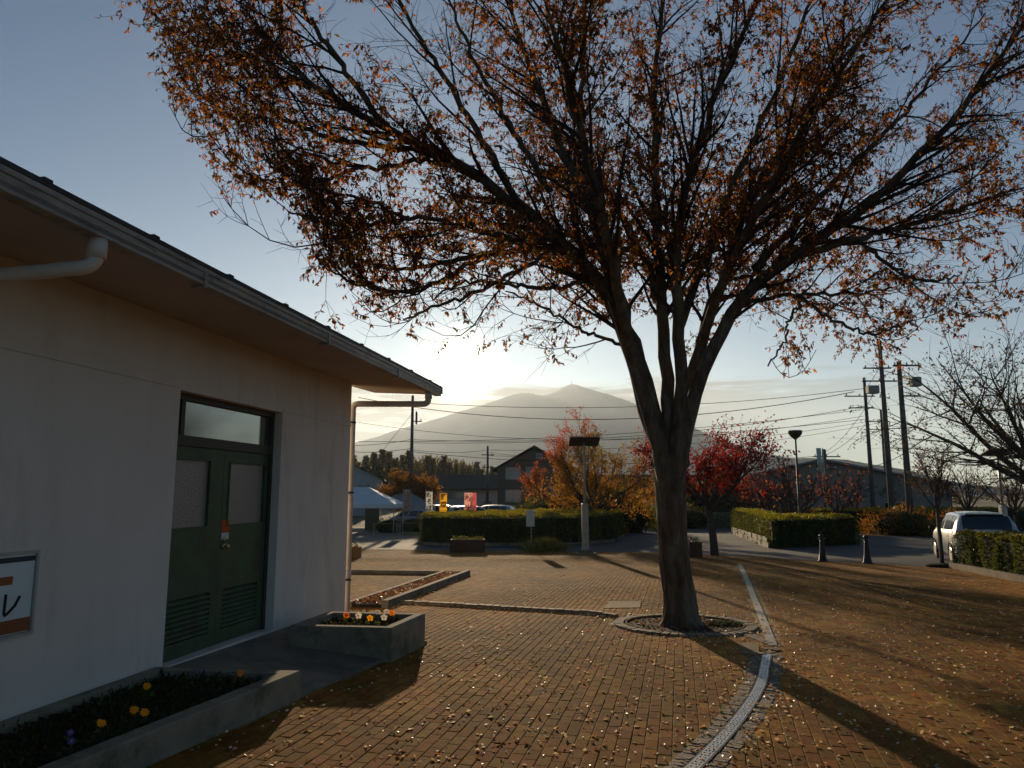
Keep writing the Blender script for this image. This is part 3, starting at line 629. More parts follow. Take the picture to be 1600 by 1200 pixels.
# ------------------------------------------------------------------ the big zelkova
TB = G(1064, 978)
tree = empty('zelkova_tree', TB, label='big spreading tree with thin russet leaves rising from a stone ring in the paving', cat='tree')
TX, TY = TB.x, TB.y
rz_r = [0, 1.2, 2.5, 3.7, 5.3, 6.5, 7.6, 9]; rz_z = [3.0, 3.15, 3.45, 3.95, 5.1, 6.6, 8.4, 11]
def env_main(p, d):
    r_ = math.hypot(p[0] - TX, p[1] - TY); zm = np.interp(r_, rz_r, rz_z)
    if p[2] < zm + .15: d = d + np.array([0, 0, .35])
    if r_ > 7.0: d = d - np.array([p[0] - TX, p[1] - TY, 0]) / r_ * .2
    return d
def LP(l): return [tuple(P(u, v, y)) for u, v, y in l]
trg = np.random.default_rng(5)
limbs = [
 (LP([(1040, 760, 10.45), (1030, 700, 10.4), (1010, 630, 10.35), (984, 545, 10.2), (950, 460, 10.0), (905, 405, 9.8), (855, 355, 9.5), (780, 300, 9.2), (690, 240, 8.9), (600, 200, 8.6), (500, 140, 8.3), (420, 70, 8.1)]), .165, 1.0),
 (LP([(1044, 740, 10.5), (1018, 640, 10.5), (992, 545, 10.5), (968, 470, 10.6), (938, 370, 10.7), (908, 300, 10.8), (878, 235, 10.9), (845, 150, 10.9), (812, 60, 10.7), (785, -60, 10.5)]), .16, 1.0),
 (LP([(938, 370, 10.7), (918, 290, 10.9), (908, 167, 11.2), (912, 42, 11.5), (925, -90, 11.8)]), .075, 1.0),
 (LP([(1052, 740, 10.5), (1044, 620, 10.5), (1037, 490, 10.6), (1028, 370, 10.9), (1022, 250, 11.2), (1022, 130, 11.5), (1035, 0, 11.8), (1045, -120, 12)]), .13, 1.0),
 (LP([(1058, 740, 10.4), (1064, 620, 10.3), (1062, 510, 10.1), (1054, 430, 9.9), (1062, 345, 9.6), (1085, 250, 9.3), (1120, 150, 9.0), (1170, 40, 8.7), (1215, -80, 8.5)]), .12, 1.0),
 (LP([(1062, 740, 10.45), (1078, 620, 10.5), (1094, 535, 10.6), (1126, 450, 10.8), (1150, 370, 11.0), (1185, 290, 11.2), (1240, 200, 11.4), (1310, 100, 11.6), (1390, 0, 11.8)]), .125, 1.0),
 (LP([(1064, 745, 10.4), (1085, 625, 10.3), (1122, 528, 10.2), (1178, 447, 10.0), (1262, 388, 9.9), (1340, 330, 9.7), (1420, 262, 9.5), (1500, 172, 9.3), (1575, 70, 9.1), (1640, -20, 9.0)]), .13, 1.0),
 (LP([(1240, 402, 9.9), (1330, 375, 9.8), (1420, 352, 9.6), (1510, 322, 9.5), (1610, 290, 9.4)]), .05, 1.0),
 (LP([(905, 405, 9.8), (857, 390, 9.7), (750, 398, 9.4), (683, 412, 9.2), (620, 420, 9.0), (550, 405, 8.8)]), .05, 1.2),
 (LP([(870, 368, 9.55), (830, 380, 9.4), (767, 366, 9.0), (717, 350, 8.8), (633, 338, 8.5), (560, 310, 8.3), (480, 290, 8.1)]), .045, 1.2),
 (LP([(720, 262, 9.0), (663, 250, 8.8), (590, 262, 8.5), (520, 253, 8.3), (450, 235, 8.1)]), .035, 1.3),
 (LP([(700, 247, 8.9), (620, 232, 9.0), (513, 217, 9.1), (447, 187, 9.2), (380, 140, 9.2), (320, 90, 9.2)]), .04, 1.3),
 (LP([(560, 175, 8.5), (490, 140, 8.8), (430, 113, 9), (340, 67, 9.2), (260, 20, 9.3)]), .035, 1.3),
 (LP([(984, 545, 10.2), (962, 430, 9.4), (930, 290, 8.5), (888, 130, 7.7), (840, -50, 7.0)]), .09, .9),
 (LP([(1094, 535, 10.5), (1140, 420, 9.6), (1205, 290, 8.8), (1295, 140, 8.0), (1400, -20, 7.3)]), .08, .9),
 (LP([(1037, 490, 10.6), (1000, 390, 11.6), (955, 310, 12.7), (905, 240, 13.8), (850, 180, 14.8)]), .08, .9),
 (LP([(1062, 510, 10.3), (1102, 405, 11.6), (1165, 325, 12.9), (1235, 255, 14.2), (1320, 190, 15.2)]), .08, .9),
 (LP([(960, 480, 10.1), (915, 440, 10.6), (850, 400, 11.4), (770, 370, 12.2), (690, 350, 12.8)]), .05, .9),
 (LP([(1150, 480, 10.1), (1225, 462, 10.3), (1310, 460, 10.5), (1390, 450, 10.6)]), .035, 1.5),
 (LP([(988, 552, 10.3), (940, 525, 10.3), (900, 512, 10.2), (843, 478, 10.1), (790, 455, 10.0)]), .022, .7),
 (LP([(860, 392, 9.6), (800, 430, 9.4), (740, 455, 9.2), (680, 480, 9.0), (630, 500, 8.9)]), .028, 1.5),
 (LP([(760, 400, 9.5), (690, 440, 9.2), (620, 455, 9.0), (560, 445, 8.8), (510, 420, 8.7)]), .028, 1.5),
 (LP([(640, 340, 8.6), (570, 350, 8.5), (510, 350, 8.4), (450, 330, 8.3)]), .022, 1.6),
 (LP([(560, 262, 8.4), (500, 280, 8.4), (450, 270, 8.3), (410, 250, 8.3)]), .02, 1.6),
 (LP([(430, 160, 9.0), (380, 190, 8.9), (340, 170, 8.8), (300, 130, 8.8)]), .02, 1.6),
 (LP([(1340, 375, 9.8), (1400, 420, 9.7), (1450, 440, 9.6), (1500, 430, 9.6)]), .025, 1.5),
 (LP([(1250, 462, 10.3), (1300, 500, 10.4), (1360, 520, 10.5), (1410, 510, 10.6)]), .022, 1.7),
 (LP([(1255, 465, 10.2), (1235, 500, 10.2), (1225, 535, 10.15), (1200, 572, 10.1)]), .014, 1.9),
 (LP([(930, 430, 10.0), (870, 450, 9.7), (800, 445, 9.4), (730, 440, 9.2), (680, 465, 9.0)]), .03, 1.2),
 (LP([(1100, 420, 10.4), (1140, 300, 10.1), (1200, 170, 9.9), (1250, 50, 9.7), (1290, -60, 9.6)]), .06, 1.0),
 (LP([(1180, 420, 10.1), (1260, 330, 10.6), (1350, 240, 11), (1450, 130, 11.4), (1540, 20, 11.8)]), .06, 1.0),
 (LP([(820, 340, 9.4), (760, 230, 9.2), (700, 130, 9.0), (640, 30, 8.8), (600, -60, 8.7)]), .05, 1.0),
 (LP([(860, 300, 10.2), (800, 200, 10.0), (740, 90, 9.9), (690, -30, 9.8)]), .05, 1.0),
 (LP([(600, 200, 8.6), (520, 80, 8.4), (450, -10, 8.3), (400, -70, 8.2)]), .035, 1.2),
]
fine = Wood(); leafC = []; leafD = []; leafN = []
LEFTS = set(range(8, 13)) | {20, 25, 26, 27, 28, 29, 30, 31, 32}
for li, (pts, r0, dens) in enumerate(limbs):
    deep = pts[0][2] < P(1045, 725, 10.4).z
    if deep: pts = [tuple(P(1052, 850, 10.42))] + [tuple(P(1049, 790, 10.42))] + pts[1:]
    r0 *= .82; n = 30; c = resample(pts, n); L = np.linalg.norm(np.diff(c, axis=0), axis=1).sum()
    c[2:-1] += trg.normal(0, .018, (n - 3, 3))
    rad = r0 * (1 - np.linspace(0, 1, n)) ** .75 * 1.0 + .010
    if deep: rad[:4] *= np.array([.5, .7, .9, 1.0])
    w_ = Wood(); w_.add(c, rad, 10)
    V, Fc = w_.arrays(); o = link('limb', np_mesh('limb', V - np.array(TB), Fc, m_bark, smooth=True), tree)
    start = .34 if r0 > .08 else .18
    n1 = int(L * 4.3 * min(dens, 1.15) * (.48 if li in LEFTS else 1.12))
    for k in range(n1):
        s = start + (1 - start) * ((k + trg.random()) / n1); i = min(int(s * (n - 1)), n - 2); p = c[i] + (c[i + 1] - c[i]) * trg.random(); t = c[i + 1] - c[i]; t /= np.linalg.norm(t)
        d = side_dir(trg, t, R(trg.uniform(22, 48))); rr = p[:2] - np.array([TX, TY]); rr /= np.linalg.norm(rr) + .3
        d[:2] += rr * .22; l1 = trg.uniform(.9, 2.1) * (1.15 - .45 * s) * (.8 if dens < .8 else 1)
        a = grow(trg, p, d, l1, 7, .03, .09, env_main); r1 = max(.006, min(rad[i] * .5, .032)) 
        fine.add(a, np.linspace(r1, .004, 8), 5)
        pn = mnoise.noise(Vector(a[4]) * .75) + .35 * mnoise.noise(Vector(a[4]) * 2.1)
        sparse = dens < .8 or pn < .0
        for k2 in range(int(l1 * 4.6) + 2):
            s2 = trg.uniform(.15, 1); i2 = min(int(s2 * 7), 6); t2 = a[i2 + 1] - a[i2]; t2 /= np.linalg.norm(t2)
            d2 = side_dir(trg, t2, R(trg.uniform(25, 55))); l2 = trg.uniform(.35, .85)
            b = grow(trg, a[i2], d2, l2, 4, -.02, .13, env_main); fine.add(b, np.linspace(.005, .002, 5), 3)
            for k3 in range(5):
                i3 = trg.integers(0, 4); t3 = b[i3 + 1] - b[i3]; t3 /= np.linalg.norm(t3)
                d3 = side_dir(trg, t3, R(trg.uniform(30, 60))); e = grow(trg, b[i3 + 1], d3, trg.uniform(.14, .34), 2, -.05, .1)
                fine.add(e, np.array([.0028, .002, .0014]), 3)
                if sparse and trg.random() < .78: continue
                nl = trg.integers(6, 13)
                q_ = trg.random(nl)[:, None]; pp = e[0] * (1 - q_) + e[2] * q_
                leafC.append(pp); leafD.append(trg.normal(0, .55, (nl, 3)) + np.array([0, 0, -.75])); 
V, Fc = fine.arrays(); o = link('twigs', np_mesh('twigs', V - np.array(TB), Fc, m_twig), tree, 'stuff')
LC = np.concatenate(leafC); LD = np.concatenate(leafD)
print('LEAVES', len(LC), 'WOODV', len(V))
sz = trg.uniform(.042, .082, len(LC)); V, Fc = leaf_arrays(LC, LD, sz, .42, rng=trg)
pal = [(.15, .062, .020, 4), (.26, .11, .024, 2.2), (.085, .045, .020, 3), (.09, .08, .022, 2.2), (.19, .05, .020, 1.0)]
link('leaves', np_mesh('leaves', V - np.array(TB), Fc, m_leaf, tints(len(LC), pal, trg)), tree, 'stuff')
# trunk with root flare and bark ridges
rings = []
tp = [(1066, 984, 1.62), (1064, 972, 1.30), (1063, 955, 1.12), (1060, 925, 1.02), (1055, 885, .96), (1051, 840, .94), (1048, 790, .96), (1046, 750, 1.02), (1046, 720, .98), (1047, 700, .80), (1047, 685, .4)]
k = 40; VV = []
cs = resample([tuple(P(u, v, TY + .0)) + (s,) for u, v, s in tp], 28)
for i, q_ in enumerate(cs):
    for j in range(k):
        an = 2 * PI * j / k; hz = q_[2]
        fl = max(0, (cs[i][3] - .95)); r_ = .212 * q_[3] * (1 + .045 * math.sin(an * 5 + 1 + hz * .6) + .03 * math.sin(an * 9 + hz * 1.7) + fl * .34 * math.sin(an * 4 + .6)) + .006 * trg.normal()
        ex = 1.25 if i > 20 else 1.0
        VV.append((q_[0] + math.cos(an) * r_ * ex, q_[1] + math.sin(an) * r_, hz - (.06 if i == 0 else 0)))
Fc = [(i * k + j, i * k + (j + 1) % k, (i + 1) * k + (j + 1) % k, (i + 1) * k + j) for i in range(27) for j in range(k)]
link('trunk', np_mesh('trunk', np.array(VV) - np.array(TB), Fc, m_bark, smooth=True), tree)
mb = MB()
line_pts = [P(1034, 790, TY - .15), P(1029, 740, TY - .15), P(1014, 685, 10.28), P(994, 615, 10.24), P(977, 560, 10.14), P(963, 512, 10.02), P(950, 470, 9.92)]
mb.tube(resample([tuple(p) for p in line_pts], 16), .006, 5); mb.build('trunk_line', m_lampw, tree, world=True)  # thin pale tube up the left of the trunk and first limb

# ------------------------------------------------------------------ tree ring, kerb arc, drain, white strip
def arc_pts(pxs, n): return resample([tuple(G(u, v)) for u, v in pxs], n)
ringc = Vector((TX + .05, TY + .02, 0)); RI = .80; RO = .98
def sett_variants():
    L = []
    for i in range(8):
        g = .19 + .12 * random.random(); c = (g * 1.15, g * .84, g * .56); mb = MB(); mb.bbox(0, 0, -.03, 1, 1, .08, .014)
        V = np.array(mb.v); V += RNG.normal(0, 1, V.shape) * np.array([.02, .02, .0015])
        me = mb.mesh('sett', m_sett); me.vertices.foreach_set('co', V.astype(np.float32).ravel())
        at = me.color_attributes.new('tint', 'FLOAT_COLOR', 'POINT'); at.data.foreach_set('color', np.tile([*c, 1], len(V)).astype(np.float32)); L.append(me)
    return L
SETTS = sett_variants()
def place_sett(par, x, y, rz, sx, sy, dz=.0):
    o = link('sett', random.choice(SETTS), par); o.location = Vector((x, y, gz(y) + dz + random.uniform(-.003, .003))) - par.location
    o.rotation_euler = (random.uniform(-.02, .02) - .02, random.uniform(-.02, .02), rz + random.uniform(-.05, .05)); o.scale = (sx * random.uniform(.88, .98), sy * random.uniform(.84, .96), 1)
rg_ = empty('tree_ring', (ringc.x, ringc.y, gz(ringc.y)), label='ring of grey granite setts with a steel edge round the foot of the big tree', cat='tree ring')
nr = 52
for i in range(nr):
    a = 2 * PI * i / nr; rr = (RI + .105); place_sett(rg_, ringc.x + math.cos(a) * rr, ringc.y + math.sin(a) * rr, a, .15, .105, .026)
mb = MB(); n = 48; vs = []
for i in range(n):
    a = 2 * PI * i / n
    for r_, dz in ((RI - .006, .03), (RI + .006, .03), (RI + .006, -.05), (RI - .006, -.05)):
        y = ringc.y + math.sin(a) * r_; vs.append((ringc.x + math.cos(a) * r_, y, gz(y) + dz + .01))
fs = [(i * 4 + j, ((i + 1) % n) * 4 + j, ((i + 1) % n) * 4 + (j + 1) % 4, i * 4 + (j + 1) % 4) for i in range(n) for j in range(4)]
mb.add(vs, fs); mb.build('steel_edge', m_cover, rg_, world=True)
mb = MB(); poly = [(ringc.x + math.cos(2 * PI * i / 40) * (RI - .02), ringc.y + math.sin(2 * PI * i / 40) * (RI - .02)) for i in range(40)]
mb.prism(poly, lambda x, y: gz(y) - .1, lambda x, y: gz(y) + .018); mb.build('soil', m_soil, rg_, world=True)
# moss cushion in the ring, sunlit side
mb = MB(); mc = G(1128, 977); nn = 7
for i in range(60):
    a = random.uniform(0, 6.28); r_ = random.random() ** .5 * .25; x = mc.x + math.cos(a) * r_ * 1.2; y = mc.y + math.sin(a) * r_ * .9; h = .03 * (1 - (r_ / .3) ** 2)
    mb.lathe(x, y, [(.035, gz(y) + .01), (.03, gz(y) + .02 + h), (.012, gz(y) + .032 + h)], 6)
m_moss = mat('moss', (.16, .15, .02), (.10, .11, .02), 30, 1, 1, 120); mb.build('moss', m_moss, rg_, smooth=True, world=True, kind='stuff')

arc = empty('stone_edging', G(800, 955), label='curved raised edging of single granite setts running from the planter to the tree ring', cat='edging')
ap = arc_pts([(598, 944), (640, 944), (700, 947), (780, 952), (850, 956), (920, 960), (958, 965)], 200)
def along(pts, step):
    seg = np.linalg.norm(np.diff(pts[:, :2], axis=0), axis=1); cum = np.concatenate([[0], np.cumsum(seg)])
    s = np.arange(step / 2, cum[-1], step); x = np.interp(s, cum, pts[:, 0]); y = np.interp(s, cum, pts[:, 1])
    e = .02; dx = np.interp(s + e, cum, pts[:, 0]) - np.interp(s - e, cum, pts[:, 0]); dy = np.interp(s + e, cum, pts[:, 1]) - np.interp(s - e, cum, pts[:, 1])
    return x, y, np.arctan2(dy, dx)
ax_, ay_, aa_ = along(ap, .135)
for x, y, a in zip(ax_, ay_, aa_): place_sett(arc, x, y, a, .13, .13, .048)
ap2 = arc_pts([(1160, 988), (1185, 1000), (1215, 1012)], 60)
ax2, ay2, aa2 = along(ap2, .12)
for x, y, a in zip(ax2, ay2, aa2): place_sett(arc, x, y, a, .12, .17, .008)

dr_px = [(1199, 1022), (1195, 1045), (1190, 1068), (1177, 1094), (1157, 1123), (1128, 1158), (1092, 1195), (1040, 1245)]
dpth = arc_pts(dr_px, 300); drain = empty('drain_channel', tuple(dpth[120]), label='curved slot of perforated steel grating edged by granite setts across the paving', cat='drain')
dpx, dpy, dpa = along(dpth, .05)
HW = .040
def Dp(i, side, dz):
    a = dpa[i]; x = dpx[i] - math.sin(a) * side; y = dpy[i] + math.cos(a) * side; return (x, y, gz(y) + dz)
n_d = len(dpx); PANEL = 10
for p0 in range(1, n_d - 1, PANEL):
    mb = MB()
    for i in range(p0, min(p0 + PANEL, n_d - 1)):
        cols = 3 if i % 2 == 0 else 2
        e_ = [-HW, HW] ; edges = np.linspace(-HW + .006, HW - .006, cols + 1)
        i1 = i + 1
        def LERP(f, side, dz):
            A_ = Vector(Dp(i, side, dz)); B_ = Vector(Dp(i1, side, dz)); return A_ * (1 - f) + B_ * f
        gap = .02 if i == p0 else 0
        mb.add([LERP(gap, -HW, .020), LERP(gap, -HW + .006, .020), LERP(1, -HW + .006, .020), LERP(1, -HW, .020)], [(0, 1, 2, 3)])
        mb.add([LERP(gap, HW - .006, .020), LERP(gap, HW, .020), LERP(1, HW, .020), LERP(1, HW - .006, .020)], [(0, 1, 2, 3)])
        for c_ in range(cols):
            s0, s1 = edges[c_], edges[c_ + 1]; m0 = (s0 + s1) / 2
            O = [LERP(gap, s0, .020), LERP(gap, s1, .020), LERP(1, s1, .020), LERP(1, s0, .020)]
            I = [LERP(.28, m0 - .0055, .020), LERP(.28, m0 + .0055, .020), LERP(.72, m0 + .0055, .020), LERP(.72, m0 - .0055, .020)]
            J = [Vector((q_.x, q_.y, q_.z - .004)) for q_ in I]
            mb.add(O + I + J, [(0, 1, 5, 4), (1, 2, 6, 5), (2, 3, 7, 6), (3, 0, 4, 7), (4, 5, 9, 8), (5, 6, 10, 9), (6, 7, 11, 10), (7, 4, 8, 11)])
    mb.build('grating_panel', m_steel, drain, world=True)
for sd in (-1, 1):
    mb = MB()
    for i in range(0, n_d - 1):
        a_, b_ = sd * (HW + .002), sd * (HW + .012)
        q_ = [Dp(i, a_, .019), Dp(i, b_, .019), Dp(i + 1, b_, .019), Dp(i + 1, a_, .019)]; q2 = [(x, y, z - .06) for x, y, z in q_]
        f_ = [(0, 1, 2, 3), (0, 4, 5, 1), (2, 6, 7, 3)] if sd < 0 else [(3, 2, 1, 0), (1, 5, 4, 0), (3, 7, 6, 2)]
        mb.add(q_ + q2, [(0, 1, 2, 3), (0, 3, 7, 4), (1, 5, 6, 2)])
    mb.build('channel_rail', m_black, drain, world=True)
mb = MB()
for i in range(0, n_d - 1): mb.add([Dp(i, -HW, .010), Dp(i, HW, .010), Dp(i + 1, HW, .010), Dp(i + 1, -HW, .010)], [(0, 1, 2, 3)])
mb.build('channel_floor', m_dark, drain, world=True)
dx_, dy_, da_ = along(dpth, .052)
for x, y, a in zip(dx_, dy_, da_):
    for sd in (-1, 1):
        o_ = HW + .016 + .055; place_sett(drain, x - math.sin(a) * o_ * sd, y + math.cos(a) * o_ * sd, a + random.uniform(-.14, .14), .050, .108, .003)
# setts that close the upper end
for (u, v) in ((1197, 1016), (1205, 1016), (1213, 1018), (1190, 1024), (1210, 1026), (1218, 1030), (1202, 1022)):
    q_ = G(u, v); place_sett(drain, q_.x, q_.y, .3, .09, .09, .012)
# white strip
ws = arc_pts([(1156, 883), (1166, 905), (1178, 935), (1192, 970), (1207, 1010)], 60)
mb = MB(); hw = .055
for i in range(59):
    a = ws[i]; b = ws[i + 1]; t = (b - a)[:2]; t /= np.linalg.norm(t); nrm = np.array([-t[1], t[0]]) * hw
    mb.add([(a[0] + nrm[0], a[1] + nrm[1], gz(a[1]) + .020), (a[0] - nrm[0], a[1] - nrm[1], gz(a[1]) + .020), (b[0] - nrm[0], b[1] - nrm[1], gz(b[1]) + .020), (b[0] + nrm[0], b[1] + nrm[1], gz(b[1]) + .020)], [(0, 1, 2, 3)])
    k_ = len(mb.v)
    mb.add([(a[0] + nrm[0], a[1] + nrm[1], gz(a[1]) + .020), (b[0] + nrm[0], b[1] + nrm[1], gz(b[1]) + .020), (b[0] + nrm[0], b[1] + nrm[1], gz(b[1])), (a[0] + nrm[0], a[1] + nrm[1], gz(a[1]))], [(0, 1, 2, 3)])
o = mb.build('pavement_strip', m_white); o['kind'] = 'structure'; o['label'] = 'straight pale strip of worn concrete set in the block pavement'
# two cover stones
covers = []
for pxs, lb in (([(943, 952), (1000, 951), (1002, 941), (952, 941)], 'flush stone cover in the paving behind the tree ring'), ([(1156, 1024), (1186, 1027), (1186, 1008), (1160, 1006)], 'flush stone cover in the paving beside the drain')):
    pl = [G(u, v) for u, v in pxs]; covers.append([(p.x, p.y) for p in pl]); mb = MB(); mb.prism([(p.x, p.y) for p in pl], lambda x, y: gz(y), lambda x, y: gz(y) + .020)
    tag(mb.build('inspection_cover', m_cover), lb, 'cover', 'inspection covers')

# ------------------------------------------------------------------ raised leaf bed at left
bedr = empty('leaf_bed', G(660, 915), label='narrow raised bed with concrete kerbs full of fallen leaves by the building', cat='flower bed')
A1 = G(735, 899); A0 = G(606, 951); bw = .62
bdv = (A1 - A0); bdv.z = 0; bdv.normalize(); bl = Vector((-bdv.y, bdv.x, 0))
def seg_box(mb, a, b, wdt, h0, h1):
    t = (b - a); t.z = 0; t.normalize(); nn_ = Vector((-t.y, t.x, 0)) * wdt
    L = [a, b, b + nn_, a + nn_]; mb.prism([(p.x, p.y) for p in L], lambda x, y: gz(y) + h0, lambda x, y: gz(y) + h1)
mb = MB(); nseg = 7
for i in range(nseg):
    a = A0 + (A1 - A0) * (i / nseg); b = A0 + (A1 - A0) * ((i + 1) / nseg) - bdv * .012
    mb = MB(); seg_box(mb, a, b, .11, -.05, .13); mb.build('kerb_stone', m_kerb, bedr, world=True)
for i in range(nseg):
    a = A0 + bl * bw + (A1 - A0) * (i / nseg); b = A0 + bl * bw + (A1 - A0) * ((i + 1) / nseg) - bdv * .012
    mb = MB(); seg_box(mb, a, b, .09, -.05, .10); mb.build('kerb_stone', m_kerb, bedr, world=True)
endA = A1 + bl * .112
mb = MB(); seg_box(mb, A1 - bdv * .11 + bl * .112, A1 - bdv * .11 + bl * 6.0, -.0001, -.05, .1)
for i in range(8):
    a = A1 + bl * (.115 + i * .8); mb = MB(); seg_box(mb, a, a + bl * .79, .09, -.05, .10); mb.build('kerb_stone', m_kerb, bedr, world=True)
mb = MB(); L = [A0 + bl * .112, A1 + bl * .112 - bdv * .012, A1 + bl * (bw - .002) - bdv * .012, A0 + bl * (bw - .002)]
mb.prism([(p.x, p.y) for p in L], lambda x, y: gz(y) - .05, lambda x, y: gz(y) + .06); mb.build('soil', m_soil, bedr, world=True)

# ------------------------------------------------------------------ block paving
def inpoly(x, y, poly):
    ins = np.zeros(len(x), bool); n = len(poly); j = n - 1
    for i in range(n):
        xi, yi = poly[i]; xj, yj = poly[j]
        c = ((yi > y) != (yj > y)) & (x < (xj - xi) * (y - yi) / (yj - yi + 1e-12) + xi); ins ^= c; j = i
    return ins
def near_line(x, y, pts, w):
    m_ = np.zeros(len(x), bool); p = pts[::2, :2]
    for i in range(len(p) - 1):
        a, b = p[i], p[i + 1]; ab = b - a; t = np.clip(((x - a[0]) * ab[0] + (y - a[1]) * ab[1]) / (ab @ ab + 1e-12), 0, 1)
        m_ |= np.hypot(x - a[0] - ab[0] * t, y - a[1] - ab[1] * t) < w
    return m_
divide = [(p[0], p[1]) for p in dpth[::-1][::20]] + [(p[0], p[1]) for p in ws[::-1][::8]]
def right_of_divide(x, y):
    yy = np.array([p[1] for p in divide]); xx = np.array([p[0] for p in divide]); o_ = np.argsort(yy); return x > np.interp(y, yy[o_], xx[o_])
BL, BW_ = .190, .094
allx = []; 
for side, az in ((0, R(12.6)), (1, R(15.6))):
    fx, fy = math.sin(az), math.cos(az); gx, gy = fy, -fx
    I = np.arange(-255, 255); J = np.arange(-40, 205)
    ii, jj = np.meshgrid(I, J); s = (ii.ravel() + .5) * BW_; q_ = (jj.ravel() + .5 * (ii.ravel() % 2)) * BL
    x = gx * s + fx * q_; y = gy * s + fy * q_
    keep = inpoly(x, y, pave_poly) & (right_of_divide(x, y) == bool(side)) & (y > 1.0) & (np.abs(x) < y * .78 + 1.2)
    x, y = x[keep], y[keep]
    bad = near_line(x, y, dpth, HW + .125) | near_line(x, y, ws, .10) | near_line(x, y, ap, .10) | (np.hypot(x - ringc.x, y - ringc.y) < RI + .24)
    for pl in ([c1, c2, (-6, 2.5), (-6, 6.9)], [(-1.86, 6.4), (-1.0, 9.25), (-6, 9.6), (-6, 6.2)], covers[0], covers[1], [(-2.47, 8.17), (-1.31, 8.0), (-1.07, 8.97), (-2.28, 9.15)]): bad |= inpoly(x, y, pl)
    W4 = [(Vector(Wf(t, n_, 0)).x, Vector(Wf(t, n_, 0)).y) for t, n_ in ((-5, .1), (T1, .06), (T1 + .06, -8), (-5, -8))]; bad |= inpoly(x, y, W4)
    LB = [A0, A1 + bdv * .1, A1 + bl * (bw + .1), A0 + bl * (bw + .1)]; bad |= inpoly(x, y, [(p.x, p.y) for p in LB])
    x, y = x[~bad], y[~bad]; allx.append(np.stack([x, y, np.full(len(x), -az)], 1))
BR = np.concatenate(allx)
ppm = F / BR[:, 1]; inview = (np.abs(BR[:, 0]) < BR[:, 1] * .70) & (BR[:, 1] > 4.45)
score = np.where(inview, ppm, 0); order = np.argsort(-score); single = order[:300]; rest_i = order[300:]
print('BRICKS', len(BR))
bpal = np.array([(.285, .116, .020), (.250, .100, .019), (.310, .142, .025), (.215, .100, .019), (.262, .136, .024), (.240, .086, .018)])
def brick_verts(b=.0028):
    mb = MB(); hx, hy = BW_ / 2 - .0036, BL / 2 - .0018
    vs = [(-hx, -hy, -.02), (hx, -hy, -.02), (hx, hy, -.02), (-hx, hy, -.02), (-hx, -hy, -b), (hx, -hy, -b), (hx, hy, -b), (-hx, hy, -b), (-hx + b, -hy + b, 0), (hx - b, -hy + b, 0), (hx - b, hy - b, 0), (-hx + b, hy - b, 0)]
    fs = []
    for r_ in (0, 4):
        for i in range(4): fs.append((r_ + i, r_ + (i + 1) % 4, r_ + (i + 1) % 4 + 4, r_ + i + 4))
    fs.append((8, 9, 10, 11)); return np.array(vs), np.array(fs)
bv, bf = brick_verts()
variants = []
for c in bpal:
    for g_ in (.85, 1.12):
        variants.append(np_mesh('brick', bv + RNG.normal(0, .0006, bv.shape), bf, m_brick, tint=c * g_))
SL = -.02
def stain(x, y): return mnoise.noise(Vector((x * .55, y * .55, 1.3))) + .6 * mnoise.noise(Vector((x * 1.9, y * 1.9, 4.1)))
vord = sorted(range(len(variants)), key=lambda k_: bpal[k_ // 2].sum() * (.85, 1.12)[k_ % 2])
for i in single:
    x, y, a = BR[i]; o = link('brick', variants[vord[int(min(11, max(0, 5.5 + stain(x, y) * 9 + random.gauss(0, 2.5))))]], bed); o.location = (x, y, gz(y) + .0125 + random.gauss(0, .0008))
    o.rotation_euler = (SL + random.gauss(0, .006), random.gauss(0, .008), a)
x, y, a = BR[rest_i].T; n = len(x); dz = RNG.normal(0, .0009, n); tx = RNG.normal(0, .008, n); ty = RNG.normal(0, .006, n)
ca, sa = np.cos(a), np.sin(a); lx, ly, lz = bv.T
X = x[:, None] + ca[:, None] * lx - sa[:, None] * ly; Y = y[:, None] + sa[:, None] * lx + ca[:, None] * ly
Z = -.02 * Y + .0125 + lz + dz[:, None] + tx[:, None] * lx + ty[:, None] * ly
V = np.stack([X, Y, Z], -1).reshape(-1, 3); Fc = (bf[None] + (np.arange(n) * len(bv))[:, None, None]).reshape(-1, 4)
st_n = np.array([stain(a_, b_) for a_, b_ in zip(x, y)])[:, None]
ci = bpal[RNG.integers(0, len(bpal), n)] * RNG.uniform(.8, 1.2, (n, 1)) * (1 + .55 * st_n).clip(.5, 1.5)
link('brick_field', np_mesh('brick_field', V, Fc, m_brick, np.repeat(ci, len(bv), 0)), bed, 'stuff')

# fallen leaves
def scatter_leaves(name, pts, smin, smax, pal, par=None, label=None, flat=.2):
    n = len(pts); D = RNG.normal(size=(n, 3)); D[:, 2] = np.abs(D[:, 2]) * flat
    V, Fc = leaf_arrays(pts, D, RNG.uniform(smin, smax, n), .55, .18); V = np.array(V)
    o = link(name, np_mesh(name, V, Fc, m_fallen, tints(n, pal)), par, 'stuff')
    if label: tag(o, label, 'fallen leaves')
    return o
nL = 9000; y = 4 + RNG.random(nL * 2) ** 1.25 * 22; x = RNG.uniform(-.74, .74, nL * 2) * y
ok = inpoly(x, y, pave_poly) & (x > -1.9 + (y - 6.5) * .2)
dens_ = np.exp(-((x - TX - 1.6) ** 2 + (y - TY + 1) ** 2) / 45) * .75 + .12; ok &= RNG.random(len(x)) < dens_
x, y = x[ok], y[ok]
pts = np.stack([x, y, -.02 * y + .0145 + RNG.uniform(0, .005, len(x))], 1)
fpal = [(.62, .50, .34, 4), (.40, .24, .11, 2.5), (.42, .13, .04, .6), (.20, .12, .07, 1.2), (.75, .66, .52, 2.5)]
dr = []
